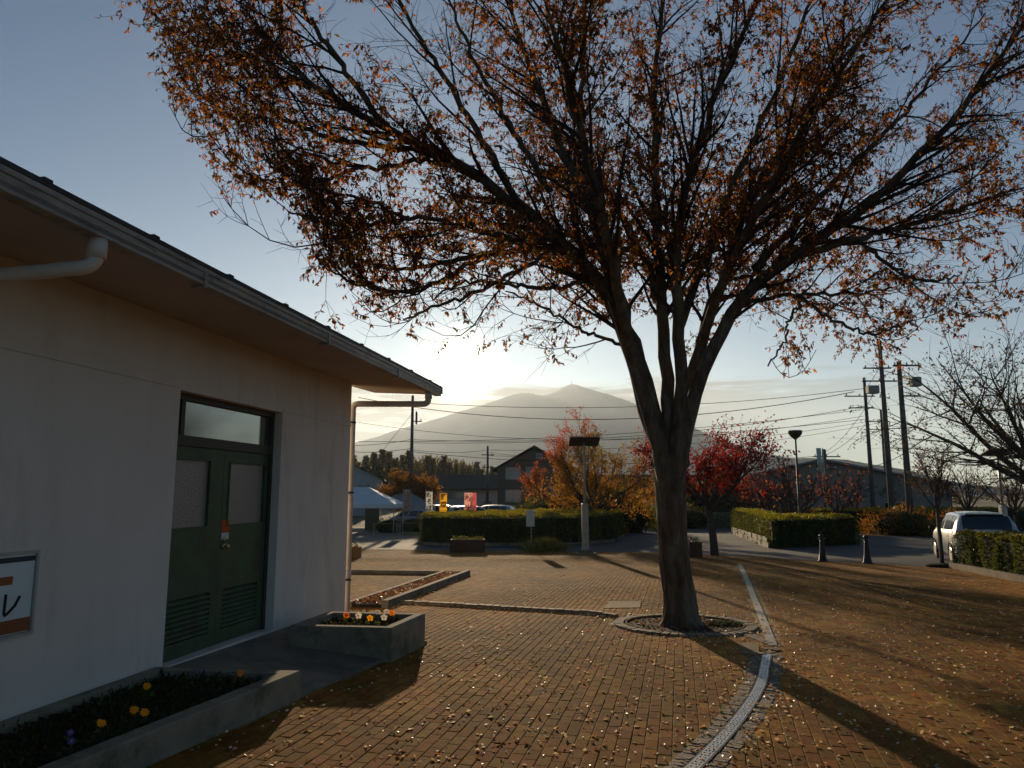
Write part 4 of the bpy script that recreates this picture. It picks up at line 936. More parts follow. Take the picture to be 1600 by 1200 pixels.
for lp, k_, sd_, wd_ in ((dpth, 170, 1, .14), (dpth, 110, -1, .12), (ap, 220, -1, .09), (ws, 90, 1, .14)):
    for _ in range(k_):
        i_ = random.randrange(2, len(lp) - 2); t_ = lp[i_ + 1] - lp[i_ - 1]; t_ = t_ / np.linalg.norm(t_); of_ = sd_ * (.07 + abs(random.gauss(0, wd_))); dr.append((lp[i_][0] - t_[1] * of_, lp[i_][1] + t_[0] * of_))
for _ in range(260):
    a_ = random.uniform(0, 6.28); r_ = RO + abs(random.gauss(0, .22)); dr.append((ringc.x + math.cos(a_) * r_, ringc.y + math.sin(a_) * r_))
for _ in range(260):
    f_ = random.random(); q2 = A0 + (A1 - A0) * f_ - bl * abs(random.gauss(0, .10)); dr.append((q2.x, q2.y))
dr = np.array(dr); pts = np.vstack([pts, np.stack([dr[:, 0], dr[:, 1], -.02 * dr[:, 1] + .016 + RNG.uniform(0, .012, len(dr))], 1)])
scatter_leaves('fallen_leaves', pts, .018, .046, fpal, flat=.08, label='small dry leaves scattered over the block paving under the big tree')
q_ = RNG.random((1500, 2)); pts = np.array([A0 + bl * (.13 + a * (bw - .16)) + (A1 - A0) * b for a, b in q_]); pts[:, 2] = -.02 * pts[:, 1] + .066 + RNG.uniform(0, .03, len(pts))
o = scatter_leaves('leaf_litter', pts, .04, .08, [(.30, .15, .07, 3), (.2, .09, .04, 3), (.40, .30, .2, 1)])
o.parent = bedr; o.matrix_parent_inverse = Matrix.Translation(-bedr.location)
pts = np.array([(ringc.x + math.cos(a) * r_, ringc.y + math.sin(a) * r_, 0) for a, r_ in zip(RNG.random(260) * 6.28, RNG.random(260) ** .5 * .72)]); pts[:, 2] = -.02 * pts[:, 1] + .022
o = scatter_leaves('leaf_litter', pts, .04, .07, [(.22, .11, .04, 3), (.12, .06, .03, 3)]); o.parent = rg_; o.matrix_parent_inverse = Matrix.Translation(-rg_.location)

# ------------------------------------------------------------------ flowers
def pansy(x, y, z, h, petal, centre, label, cat='flower', s=.030, group=None, nleaf=10):
    root = empty('pansy' if centre else 'marigold', (x, y, z), label=label, cat=cat, group=group)
    C = []; D = []
    for i in range(nleaf):
        a = random.uniform(0, 6.28); r_ = random.uniform(0, .05); C.append((math.cos(a) * r_, math.sin(a) * r_, random.uniform(0, h * .7))); D.append((math.cos(a), math.sin(a), random.uniform(-.1, .6)))
    V, Fc = leaf_arrays(np.array(C), np.array(D), RNG.uniform(.04, .07, nleaf), .45)
    link('leaves', np_mesh('leaves', V, Fc, m_leafg, tints(nleaf, [(.05, .08, .02, 1), (.07, .10, .03, 1)])), root, 'stuff')
    mb = MB(); mb.tube([(0, 0, 0), (.004, .003, h * .5), (0, 0, h)], .003, 5); mb.build('stem', m_boxg, root)
    V = []; Fc = []; T = []; face = Vector((random.uniform(.1, .5), random.uniform(-.9, -.5), random.uniform(.3, .8))).normalized()
    u = face.cross(Vector((0, 0, 1))).normalized(); w = u.cross(face)
    rows = [(5, s, .0)] if centre else [(9, s, 0), (8, s * .75, .006), (6, s * .45, .012)]
    for cnt, rr, lift in rows:
        for i in range(cnt):
            a = 2 * PI * i / cnt + random.uniform(-.1, .1) + PI / 2; k = len(V); wd_ = rr * (.75 if centre else .42)
            dr_ = u * math.cos(a) + w * math.sin(a); pr = u * -math.sin(a) + w * math.cos(a); cc = Vector((0, 0, h)) + face * (lift + .002 * i)
            for (l_, q2, f_) in ((0, 0, 0), (.45, 1, .12), (.85, .85, .1), (1.05, 0, .05), (.85, -.85, .1), (.45, -1, .12)):
                V.append(cc + dr_ * rr * l_ + pr * wd_ * .6 * q2 + face * rr * f_)
            Fc.append((k, k + 1, k + 2)); Fc.append((k, k + 2, k + 3)); Fc.append((k, k + 3, k + 4)); Fc.append((k, k + 4, k + 5)); g_ = random.uniform(.85, 1.1); T += [tuple(c * g_ for c in petal)] * 6
    link('petals', np_mesh('petals', np.array([tuple(v) for v in V]), Fc, m_petal, np.array(T)), root)
    if centre:
        mb = MB(); c0 = Vector((0, 0, h)) + face * .004; mb.tube([c0, c0 + face * .006], [.007, .004], 8)
        me = mb.mesh('flower_centre', m_petal); at = me.color_attributes.new('tint', 'FLOAT_COLOR', 'POINT'); at.data.foreach_set('color', np.tile([*centre, 1], len(me.vertices)).astype(np.float32)); link('flower_centre', me, root)
    return root
YEL = (.85, .42, .015); PUR = (.12, .08, .38); WHT = (.62, .62, .72); ORG = (.75, .26, .02)
def on_plane(u, v, z):
    d = ray(u, v); t = (z - CAMZ) / d.z; return Vector((0, 0, CAMZ)) + d * t
fl = [(230, 1073, YEL, None, 'double yellow marigold highest up the long planter, nearest the door'), (210, 1110, YEL, None, 'yellow marigold touching its twin in the middle of the long planter'), (226, 1114, YEL, None, 'yellow marigold just right of its twin in the middle of the long planter'), (158, 1131, YEL, None, 'lone yellow marigold low in the long planter'),
      (110, 1145, PUR, (.7, .5, .05), 'purple pansy with yellow eye left of the lone yellow marigold'), (112, 1158, PUR, (.7, .5, .05), 'purple pansy at the lowest corner of the long planter'), (308, 1050, PUR, (.7, .5, .05), 'violet pansy under the far rim of the long planter'),
      (375, 1052, ORG, None, 'small dull orange marigold near the right corner of the long planter')]
for u, v, c, ce, lb in fl:
    q_ = on_plane(u, v, .045 + .12); pansy(q_.x, q_.y, .045, .12, c, ce, lb, s=.030 if ce is None else .021, group='flowers in the long planter')
fl2 = [(541, 962, ORG, None, 'dull orange marigold at the left of the square planter'), (560, 962, WHT, (.3, .15, .02), 'white pansy against the foot of the downpipe'), (590, 957, WHT, (.3, .15, .02), 'white pansy second from the right in the square planter'), (600, 965, WHT, (.1, .05, .3), 'white and violet pansy lowest in the bunch in the square planter'), (612, 958, ORG, (.5, .3, .02), 'orange pansy at the right end of the bunch in the square planter'), (604, 956, WHT, (.35, .3, .02), 'pale pansy behind the violet one in the square planter'), (578, 966, YEL, (.3, .15, .02), 'pale yellow pansy in the middle of the square planter')]
for u, v, c, ce, lb in fl2:
    q_ = on_plane(u, v, .12 + .10); pansy(q_.x, q_.y, .12, .10, c, ce, lb, s=.038, group='flowers in the square planter')
# low green growth in the long planter
pts = []
for i in range(5200):
    a, b = random.random(), random.random(); p0 = Vector(in1[0]) * (1 - a) + Vector(in1[1]) * a; p1 = Vector(in1[3]) * (1 - a) + Vector(in1[2]) * a; q_ = p0 * (1 - b) + p1 * b
    pts.append((q_.x, q_.y, .046 + abs(random.gauss(0, .02)) * (1.0 + .8 * math.sin(q_.x * 7) * math.cos(q_.y * 5))))
pts = np.array(pts); D = RNG.normal(size=pts.shape); D[:, 2] = np.abs(D[:, 2]) + .4
V, Fc = leaf_arrays(pts, D, RNG.uniform(.025, .06, len(pts)), .4)
o = link('ground_cover', np_mesh('ground_cover', V - np.array(pl1.location), Fc, m_leafg, tints(len(pts), [(.035, .05, .014, 3), (.05, .065, .02, 2), (.05, .035, .015, 2)])), pl1, 'stuff')
pts = []
for i in range(500):
    a, b = random.random(), random.random(); p0 = Vector(in2[0]) * (1 - a) + Vector(in2[1]) * a; p1 = Vector(in2[3]) * (1 - a) + Vector(in2[2]) * a; q_ = p0 * (1 - b) + p1 * b; pts.append((q_.x, q_.y, .121 + abs(random.gauss(0, .012))))
pts = np.array(pts); D = RNG.normal(size=pts.shape); D[:, 2] = np.abs(D[:, 2])
V, Fc = leaf_arrays(pts, D, RNG.uniform(.02, .05, len(pts)), .4)
link('ground_cover', np_mesh('ground_cover', V - np.array(pl2.location), Fc, m_leafg, tints(len(pts), [(.05, .07, .02, 3), (.08, .05, .02, 2)])), pl2, 'stuff')

# ------------------------------------------------------------------ far planters, signs, lamps, bollards
def small_planter(u0, u1, v, h, depth, label, fl_col=None, matl=None, nm='flower_trough'):
    a = G(u0, v); b = G(u1, v); c = (a + b) / 2; w = (b - a).length; root = empty(nm, (c.x, c.y + depth / 2, gz(c.y)), label=label, cat='planter')
    mb = MB(); mb.bbox(0, -depth / 2 + .03, h / 2, w, .06, h, .01); mb.bbox(0, depth / 2 - .03, h / 2, w, .06, h, .01); mb.bbox(-w / 2 + .03, 0, h / 2, .06, depth - .121, h, .01); mb.bbox(w / 2 - .03, 0, h / 2, .06, depth - .121, h, .01)
    mb.box(-w * .3, 0, .02, .1, depth * .9, .05); mb.box(w * .3, 0, .02, .1, depth * .9, .05)
    mb.build('trough', matl or m_conc, root)
    mb = MB(); mb.box(0, 0, h * .5, w - .125, depth - .125, h * .8); mb.build('soil', m_soil, root)
    n = int(90 * w); pts = np.stack([RNG.uniform(-w / 2 + .08, w / 2 - .08, n), RNG.uniform(-depth / 2 + .08, depth / 2 - .08, n), h * .9 + RNG.uniform(0, .14, n)], 1); D = RNG.normal(size=pts.shape); D[:, 2] += .8
    V, Fc = leaf_arrays(pts, D, RNG.uniform(.05, .1, n), .5); link('foliage', np_mesh('foliage', V, Fc, m_leafg, tints(n, [(.10, .13, .03, 3), (.15, .15, .05, 1)] + ([(*fl_col, 1.5)] if fl_col else []))), root, 'stuff')
    return root
small_planter(703, 757, 864, .48, .6, 'dark brown flower trough standing before the long hedge', None, mat('brown_trough', (.10, .06, .04), (.07, .045, .03), 4, .9))
small_planter(1078, 1098, 871, .50, .6, 'square brown trough of pale flowers half hidden behind the big tree trunk', (.6, .55, .5), mat('brown_box', (.10, .06, .04), (.07, .045, .03), 4, .9))
small_planter(546, 561, 873, .38, .4, 'terracotta coloured flower pot behind the building corner', None, m_terra, 'flower_pot')

# notice on a post with tuft of grass
sp = G(829, 862); root = empty('post_sign', (sp.x, sp.y, gz(sp.y)), label='small white notice board on a thin post before the hedge', cat='sign')
mb = MB(); mb.bbox(0, .02, 1.25, .32, .02, .62, .004); mb.build('board', m_paper, root)
mb = MB(); mb.tube([(.03, .05, .05), (.03, .05, 1.5)], .02, 8); mb.build('post', m_lampw, root)
mb = MB(); mb.bbox(0, .05, .06, .6, .45, .14, .02); mb.build('base', m_conc, root)
def tuft(name, x, y, n, rad, h, pal, label, cat='plant'):
    pts = np.stack([RNG.normal(0, rad * .45, n), RNG.normal(0, rad * .45, n), np.zeros(n)], 1)
    D = pts * (1.1 / rad); D[:, 2] = 1; D += RNG.normal(0, .15, D.shape)
    V, Fc = leaf_arrays(pts, D, RNG.uniform(h * .6, h, n), .09); o = link(name, np_mesh(name, V, Fc, m_leafg, tints(n, pal))); o.location = (x, y, gz(y)); return tag(o, label, cat)
q_ = G(850, 862); tuft('grass_tuft', q_.x, q_.y + .2, 520, .55, .62, [(.09, .11, .03, 3), (.16, .14, .05, 1)], 'low clump of grass beside the foot of the white post sign')
tuft('grass_tuft', G(835, 864).x, G(835, 864).y, 160, .3, .35, [(.09, .11, .03, 3), (.16, .14, .05, 1)], 'thin weeds growing round the base of the post sign')

def solar_lamp(x, y, H, label, thick=1.0, rz=0, m_post=None):
    root = empty('solar_lamp', (x, y, gz(y)), rz, label, 'street lamp'); mp_ = m_post or m_lampw
    mb = MB(); mb.bbox(0, 0, .03, .75, .75, .06, .02); mb.build('footing', m_kerb, root)
    mb = MB(); mb.bbox(0, 0, .12, .34, .34, .10, .015); mb.build('base_plate', m_conc, root)
    for sx in (-1, 1):
        for sy in (-1, 1): mb = MB(); mb.tube([(sx * .21, sy * .21, .06), (sx * .21, sy * .21, .2)], [.045, .03], 8); mb.build('anchor', m_lampd, root)
    hb = H * .42; mb = MB(); mb.bbox(0, 0, hb / 2 + .1, .24, .24, hb, .02); mb.bbox(0, -.125, hb / 2 + .25, .13, .012, hb * .75, .004); mb.build('battery_box', mp_, root)
    mb = MB(); mb.tube([(0, 0, hb), (0, 0, H - .12)], [.055, .045], 12); mb.build('pole', mp_, root, smooth=True)
    for s in (-1, 1):
        mb = MB(); mb.tube([(0, 0, H - .75), (s * .16, -.05, H - .72)], .015, 6); mb.build('lamp_arm', m_lampd, root)
        mb = MB(); mb.lathe(0, 0, [(.02, .06), (.05, .045), (.085, .01), (.09, -.01), (.07, -.03)], 14); o = mb.build('lamp_head', m_lampw, root, smooth=True); o.location = (s * .24, -.06, H - .72)
        mb = MB(); mb.lathe(0, 0, [(.065, -.031), (.06, -.045), (.02, -.05)], 12); o2 = mb.build('lens', m_light, o)
    mb = MB(); f = lambda u, v, w: (u, v * math.cos(.3) + w * math.sin(.3), H - v * math.sin(.3) + w * math.cos(.3))
    mb.hexa(f, -.56, .56, -.42, .42, -.02, .02); mb.build('panel_frame', m_lampd, root)
    for i in range(4):
        for j in range(3):
            mb = MB(); mb.hexa(f, -.54 + i * .27 + .005, -.54 + (i + 1) * .27 - .005, -.40 + j * .267 + .005, -.40 + (j + 1) * .267 - .005, .021, .026); mb.build('solar_cell', m_solar, root)
    mb = MB(); mb.tube([(0, 0, H - .14), (0, 0, H - .03)], .07, 10); mb.build('bracket', m_lampd, root)
    return root
q_ = G(915, 866); solar_lamp(q_.x, q_.y, 4.05, 'cream solar street lamp with a square panel standing in front of the hedge')
q_ = P(1568, 806, 31); solar_lamp(q_.x, 31, 3.95, 'grey solar street lamp behind the parked silver car', m_post=m_steel)

# bowl street lamp
q_ = P(1252, 845, 38); root = empty('street_lamp', (q_.x, 38, gz(38)), label='tall brown street lamp with an upturned bowl head rising from the hedge', cat='street lamp')
Hh = 3.45 + CAMZ - gz(38) - .35
mb = MB(); mb.tube([(0, 0, 0), (0, 0, 1.2), (0, 0, Hh - .3)], [.085, .07, .045], 12); mb.build('pole', m_lampd, root, smooth=True)
mb = MB(); mb.lathe(0, 0, [(.05, Hh - .32), (.10, Hh - .28), (.22, Hh - .18), (.33, Hh - .04), (.36, Hh + .08), (.365, Hh + .12)], 24); mb.build('bowl', m_lampd, root, smooth=True)
mb = MB(); mb.lathe(0, 0, [(.355, Hh + .121), (.32, Hh + .15), (.1, Hh + .17)], 24); mb.build('lid', m_lampw, root, smooth=True)

# bollards
def bollard(x, y, label):
    root = empty('bollard', (x, y, gz(y)), label=label, cat='bollard', group='iron bollards at the edge of the road')
    mb = MB(); mb.lathe(0, 0, [(.15, 0), (.15, .04), (.12, .06), (.085, .30), (.062, .62), (.06, .66)], 16); mb.build('post', m_black, root, smooth=True)
    mb = MB(); mb.lathe(0, 0, [(.075, .661), (.075, .69), (.05, .70), (.05, .74), (.078, .76), (.07, .81), (.02, .845)], 16); mb.build('cap', m_black, root, smooth=True)
    mb = MB(); mb.tube([(-.10, 0, .70), (.10, 0, .70)], .018, 8); mb.build('chain_eye', m_steel, root)
q_ = G(1286, 878); bollard(q_.x, q_.y, 'tapered black bollard in front of the dark hedge corner')
q_ = G(1356, 881); bollard(q_.x, q_.y, 'tapered black bollard standing alone on the road edge between hedge and car')

# ------------------------------------------------------------------ hedges
def hedge(name, poly, h, label, pal, dens=420, leaf=.05, top_pal=None, rough=.13, cat='hedge', kerb=None, zb=None, par=None, hfun=None):
    cx = sum(p[0] for p in poly) / len(poly); cy = sum(p[1] for p in poly) / len(poly); zb = gz(cy) if zb is None else zb
    root = empty(name, (cx, cy, zb), label=label, cat=cat)
    n = len(poly); A = sum(poly[i][0] * poly[(i + 1) % n][1] - poly[(i + 1) % n][0] * poly[i][1] for i in range(n)) / 2
    if A < 0: poly = poly[::-1]
    hf = hfun or (lambda x, y: h)
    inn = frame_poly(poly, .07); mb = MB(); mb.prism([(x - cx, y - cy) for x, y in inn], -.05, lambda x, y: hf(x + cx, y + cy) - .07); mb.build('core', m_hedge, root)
    C = []; D = []
    for i in range(n):
        a, b = Vector(poly[i]), Vector(poly[(i + 1) % n]); e = b - a; L = e.length; nn_ = Vector((e.y, -e.x)).normalized()
        k = int(L * h * dens); s = RNG.random(k); z = RNG.random(k)
        for s_, z_ in zip(s, z):
            p = a + e * s_; bul = rough * (math.sin(s_ * L * 3.1 + z_ * 2) + math.sin(s_ * L * 7.3 + 1)) * .5 - .06 * z_ ** 3
            C.append((p.x - cx + nn_.x * bul, p.y - cy + nn_.y * bul, z_ * hf(p.x, p.y))); D.append((nn_.x, nn_.y, .5))
    xs = [p[0] for p in poly]; ys = [p[1] for p in poly]; k = int(abs(A) * dens * 1.3) * 2
    X = RNG.uniform(min(xs), max(xs), k * 2); Y = RNG.uniform(min(ys), max(ys), k * 2); ar = (max(xs) - min(xs)) * (max(ys) - min(ys)); m_ = inpoly(X, Y, poly); X, Y = X[m_], Y[m_]
    want = int(abs(A) * dens * 1.3); X, Y = X[:want], Y[:want]
    hz_ = np.array([hf(a, b) for a, b in zip(X, Y)]) if len(X) else np.zeros(0)
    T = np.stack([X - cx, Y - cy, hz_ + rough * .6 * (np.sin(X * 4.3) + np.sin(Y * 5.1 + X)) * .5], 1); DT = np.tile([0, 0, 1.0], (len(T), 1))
    ns = len(C); C = np.vstack([np.array(C), T]); D = np.vstack([np.array(D), DT]); D = D + RNG.normal(0, .75, D.shape)
    C = C + RNG.normal(0, .02, C.shape)
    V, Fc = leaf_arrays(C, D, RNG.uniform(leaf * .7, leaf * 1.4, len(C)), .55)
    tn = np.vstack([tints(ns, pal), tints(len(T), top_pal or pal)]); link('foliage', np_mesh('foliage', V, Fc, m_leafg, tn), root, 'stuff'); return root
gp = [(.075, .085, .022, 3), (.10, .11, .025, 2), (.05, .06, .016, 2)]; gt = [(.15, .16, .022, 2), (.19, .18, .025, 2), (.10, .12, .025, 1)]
# centre island
hp_px = [(657, 851), (700, 853), (800, 853), (900, 852), (960, 846), (972, 838)]
f_ = [G(u, v) for u, v in hp_px]; back = [(f_[-1].x - .5, f_[-1].y + 3.2), (f_[-1].x - 2.5, f_[-1].y + 4.0), (f_[0].x + 1.2, f_[0].y + 6.5), (f_[0].x, f_[0].y + 3.5)]
poly = [(p.x, p.y) for p in f_] + back
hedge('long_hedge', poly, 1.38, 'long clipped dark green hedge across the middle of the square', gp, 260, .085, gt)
mb = MB(); kp = frame_poly(poly, -.12); mb.prism(kp, lambda x, y: gz(y) - .05, lambda x, y: gz(y) + .13)
o = mb.build('island_kerb', m_kerb); o['kind'] = 'structure'
# right island with stone face
a = G(1206, 857); b = G(1147, 834); c = G(1342, 850); dd = G(1330, 838)
polyR = [(a.x, a.y), (c.x - .2, c.y - .3), (c.x + .1, c.y + 2.0), (b.x + 9, b.y + 1), (b.x, b.y)]
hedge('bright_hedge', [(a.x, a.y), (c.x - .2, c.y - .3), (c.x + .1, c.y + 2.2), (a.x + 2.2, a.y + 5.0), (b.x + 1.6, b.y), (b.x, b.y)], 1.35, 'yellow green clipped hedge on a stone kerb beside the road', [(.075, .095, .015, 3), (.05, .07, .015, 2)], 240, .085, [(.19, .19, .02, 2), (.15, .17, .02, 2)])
polyM = [(c.x - 1.5, c.y + 1.9), (c.x + .1, c.y + 2.4), (b.x + 7, b.y), (b.x + 2.2, b.y + .5), (a.x + 2.8, a.y + 5.0)]
hedge('ornamental_grass_bed', polyM, 1.0, 'ragged yellow and orange grasses behind the bright hedge', [(.16, .12, .02, 2), (.22, .11, .02, 1)], 120, .12, [(.24, .17, .025, 2), (.30, .13, .02, 1)], rough=.2, cat='shrub bed')
sw = empty('stone_kerb', (a.x, a.y, gz(a.y)), label='low wall of pale stone blocks under the bright hedge', cat='kerb wall')
dv = (b - a); Ls = math.hypot(dv.x, dv.y); dv = Vector((dv.x, dv.y, 0)).normalized(); nv = Vector((-dv.y, dv.x, 0))
nst = 22
for i in range(nst):
    for r_ in range(2):
        s = (i + (.5 if r_ else 0)) * Ls / nst; s1 = min(s + Ls / nst - .03, Ls); p0 = a + dv * s; p1 = a + dv * s1; mb = MB(); of = .12 + random.uniform(0, .04)
        L = [p0 + nv * of, p1 + nv * of, p1 + nv * .08, p0 + nv * .08]; z0 = .22 * r_; mb.prism([(q2.x, q2.y) for q2 in L], lambda x, y: gz(y) + z0 + .002, lambda x, y: gz(y) + z0 + .21); mb.build('stone', m_stone, sw, world=True)
# near right hedge and kerb
hn = Vector((-kd.y, kd.x, 0));  hn = hn if hn.x > 0 else -hn
A_ = kerb_a + hn * .28 - kd * .1; B_ = kerb_b + kd * 1.5 + hn * .28
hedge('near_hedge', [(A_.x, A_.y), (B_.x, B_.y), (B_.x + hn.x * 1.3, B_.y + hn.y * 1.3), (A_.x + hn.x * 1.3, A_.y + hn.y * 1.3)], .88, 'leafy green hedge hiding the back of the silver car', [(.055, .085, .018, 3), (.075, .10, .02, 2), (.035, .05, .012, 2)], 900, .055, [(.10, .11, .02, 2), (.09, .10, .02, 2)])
kr = empty('kerb', (kerb_a.x, kerb_a.y, gz(kerb_a.y)), label='pale concrete kerb along the foot of the near hedge', cat='kerb')
for i in range(14):
    p0 = kerb_a + kd * (i * .6); p1 = kerb_a + kd * (i * .6 + .588); mb = MB(); L = [p0, p1, p1 + hn * .16, p0 + hn * .16]
    mb.prism([(q2.x, q2.y) for q2 in L], lambda x, y: gz(y) - .05, lambda x, y: gz(y) + .15); mb.build('kerb_stone', m_kerb, kr, world=True)
# far right hedge line and orange shrubs
def px_poly(pxs, Yadd=0): return [(G(u, v).x, G(u, v).y) for u, v in pxs]
hedge('boundary_hedge', [(24, 56), (40, 58), (62, 56), (62, 59), (40, 61), (24, 59)], 1.5, 'long dark hedge along the far side of the road behind the silver car', gp, 60, .16, gt)
hedge('roadside_hedge', [(20.5, 57), (29.5, 52), (30.5, 54), (21, 59.5)], 1.5, 'dark clipped hedge in front of the big hall', gp, 90, .14, gt)
def bush(name, x, y, rx, ry, h, pal, n, leaf, label, group=None, cat='shrub'):
    root = empty(name, (x, y, gz(y)), label=label, cat=cat, group=group)
    u = RNG.normal(size=(n, 3)); u /= np.linalg.norm(u, axis=1, keepdims=True); u[:, 2] = np.abs(u[:, 2]); k = RNG.uniform(.72, 1.0, (n, 1)) * (1 + .12 * np.sin(u[:, :1] * 7) + .1 * np.sin(u[:, 1:2] * 9))
    C = u * k * np.array([rx, ry, h]); D = u + RNG.normal(0, .4, u.shape) + np.array([0, 0, .4]); V, Fc = leaf_arrays(C, D, RNG.uniform(leaf * .6, leaf * 1.4, n), .4)
    link('foliage', np_mesh('foliage', V, Fc, m_leafg, tints(n, pal)), root, 'stuff')
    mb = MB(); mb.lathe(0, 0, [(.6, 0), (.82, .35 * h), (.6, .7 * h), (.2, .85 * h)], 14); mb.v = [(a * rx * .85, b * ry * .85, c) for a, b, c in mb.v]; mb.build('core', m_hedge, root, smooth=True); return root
op = [(.26, .11, .02, 2), (.20, .13, .02, 2), (.14, .11, .02, 1)]
bush('orange_shrub', 24.2, 46.5, 2.6, 2.2, 1.75, op, 2600, .16, 'rounded orange shrub in front of the utility poles')
bush('orange_shrub', 27.8, 47.5, 2.2, 1.8, 1.45, [(.20, .08, .03, 2), (.14, .09, .02, 2)], 1800, .16, 'duller brown shrub to the right of the orange one')
bush('dark_shrub', 25.8, 43.5, 2.0, 1.0, 1.0, gp, 1500, .12, 'low dark clipped shrub before the orange shrubs')
bush('yellow_shrub', 35, 44, 1.8, 1.2, .9, [(.13, .12, .02, 1), (.2, .14, .03, 1)], 900, .14, 'low yellowish shrub behind the silver car')

# ------------------------------------------------------------------ trees
def gen_tree(name, x, y, H, spread, trunk_h, tr, seed, pal, nleaf, leaf, label, cat='tree', group=None, lean=(0, 0), nlimb=7, l1n=9, l2n=5, width=.5, droop=-.2, lmat=None, thick=1.0, up=.08, leaf_fn=None, wide=(28, 62)):
    rng = np.random.default_rng(seed); zb = gz(y); root = empty(name, (x, y, zb), label=label, cat=cat, group=group)
    w_ = Wood(); top = np.array([lean[0] * trunk_h, lean[1] * trunk_h, trunk_h])
    tpts = resample([(0, 0, -.15), (lean[0] * trunk_h * .3 + rng.normal(0, .03), 0, trunk_h * .4), tuple(top)], 7)
    w_.add(tpts, np.array([1.35, 1.1, 1.0, .95, .92, .9, .85]) * tr, 12); V, Fc = w_.arrays(); link('trunk', np_mesh('trunk', V, Fc, m_bark2, smooth=True), root)
    tw = Wood(); C = []; D = []; HC = H - trunk_h
    for i in range(nlimb):
        a = 2 * PI * (i + rng.random() * .6) / nlimb; el = R(rng.uniform(*wide)); d = np.array([math.cos(a) * math.cos(el), math.sin(a) * math.cos(el), math.sin(el) + .15])
        L = min(HC / max(d[2] / np.linalg.norm(d), .3), spread * 1.15) * rng.uniform(.8, 1.05); h0 = top * rng.uniform(.78, 1.0) if i else top
        c = grow(rng, h0, d, L, 9, up, .09); r0 = tr * .55; tw.add(c, np.linspace(r0, .008 * thick, 10), 7)
        for k in range(l1n):
            s = rng.uniform(.2, .95); j = min(int(s * 9), 8); t = c[j + 1] - c[j]; t /= np.linalg.norm(t); d1 = side_dir(rng, t, R(rng.uniform(25, 60))); l1 = L * rng.uniform(.22, .48) * (1.2 - .5 * s)
            b = grow(rng, c[j], d1, l1, 5, up * .7, .13); tw.add(b, np.linspace(r0 * .32 * (1 - s * .6), .006 * thick, 6), 4)
            for k2 in range(l2n):
                j2 = rng.integers(0, 5); t2 = b[j2 + 1] - b[j2]; t2 /= np.linalg.norm(t2); e = grow(rng, b[j2 + 1], side_dir(rng, t2, R(rng.uniform(20, 55))), l1 * rng.uniform(.3, .6), 3, up * .5, .15)
                tw.add(e, np.array([.007, .005, .004, .003]) * thick, 3); C.append(e[1:]); 
    V, Fc = tw.arrays(); link('branches', np_mesh('branches', V, Fc, m_bark2), root)
    if nleaf:
        T = np.concatenate(C); k = rng.integers(0, len(T), nleaf); cc = T[k] + rng.normal(0, leaf * .9, (nleaf, 3)); dd_ = rng.normal(0, .6, (nleaf, 3)) + np.array([0, 0, droop])
        if leaf_fn is not None: m_ = leaf_fn(cc); cc = cc[m_ > rng.random(len(cc))]; dd_ = dd_[:len(cc)]
        nl = len(cc); V, Fc = leaf_arrays(cc, dd_, rng.uniform(leaf * .7, leaf * 1.3, nl), width, rng=rng)
        tn = tints(nl, pal, rng) if not callable(pal) else np.repeat(pal(cc, rng), 4, 0)
        link('crown', np_mesh('crown', V, Fc, lmat or m_leaf, tn), root, 'stuff')
    return root
# red dogwood
q_ = G(1117, 868)
redp = [(.17, .018, .018, 3), (.11, .014, .015, 3), (.24, .03, .02, 1), (.07, .02, .02, 1.5)]
gen_tree('red_leaved_tree', q_.x, q_.y, 4.7, 3.0, 1.75, .135, 21, redp, 8500, .11, 'small tree with crimson leaves standing at the road edge right of the big trunk', lean=(-.10, 0), nlimb=8, l1n=10, l2n=6, droop=-.4, wide=(10, 52), leaf_fn=lambda c: np.where(c[:, 2] < 2.1, 0, np.where(c[:, 2] < 4.2, .9, .35)))
# multicoloured tree behind the hedge
def mixpal(c, rng):
    o_ = np.zeros((len(c), 3)); n = len(c)
    A = np.array([.25, .055, .04]); B = np.array([.22, .125, .02]); Cc = np.array([.11, .12, .025])
    redw = 1 / (1 + np.exp(-((-c[:, 0]) * 2.2 + (c[:, 2] - 5.5) * 2.4 - 2.0 + rng.normal(0, .7, n)))); orw = 1 / (1 + np.exp((c[:, 2] - 4.7 + rng.normal(0, .6, n)) * 2.5))
    o_ = Cc + (B - Cc) * orw[:, None]; o_ = o_ + (A - o_) * redw[:, None]; return o_ * rng.uniform(.6, 1.35, (n, 1))
q_ = P(918, 810, 43); gen_tree('autumn_tree', q_.x + .3, 43, 8.0, 4.3, 1.5, .17, 33, mixpal, 17000, .125, 'broad autumn tree red at left top and orange below behind the solar lamp', nlimb=10, l1n=11, l2n=6, wide=(12, 70), droop=-.1, thick=1.5)
# brown tree at the left behind the pole
gen_tree('brown_tree', P(645, 800, 62).x, 62, 5.6, 3.0, 1.2, .15, 41, [(.14, .075, .022, 3), (.10, .065, .02, 3), (.2, .08, .02, 1)], 9000, .2, 'dense brown leaved tree behind the dark banner', nlimb=9, wide=(10, 70), thick=2)
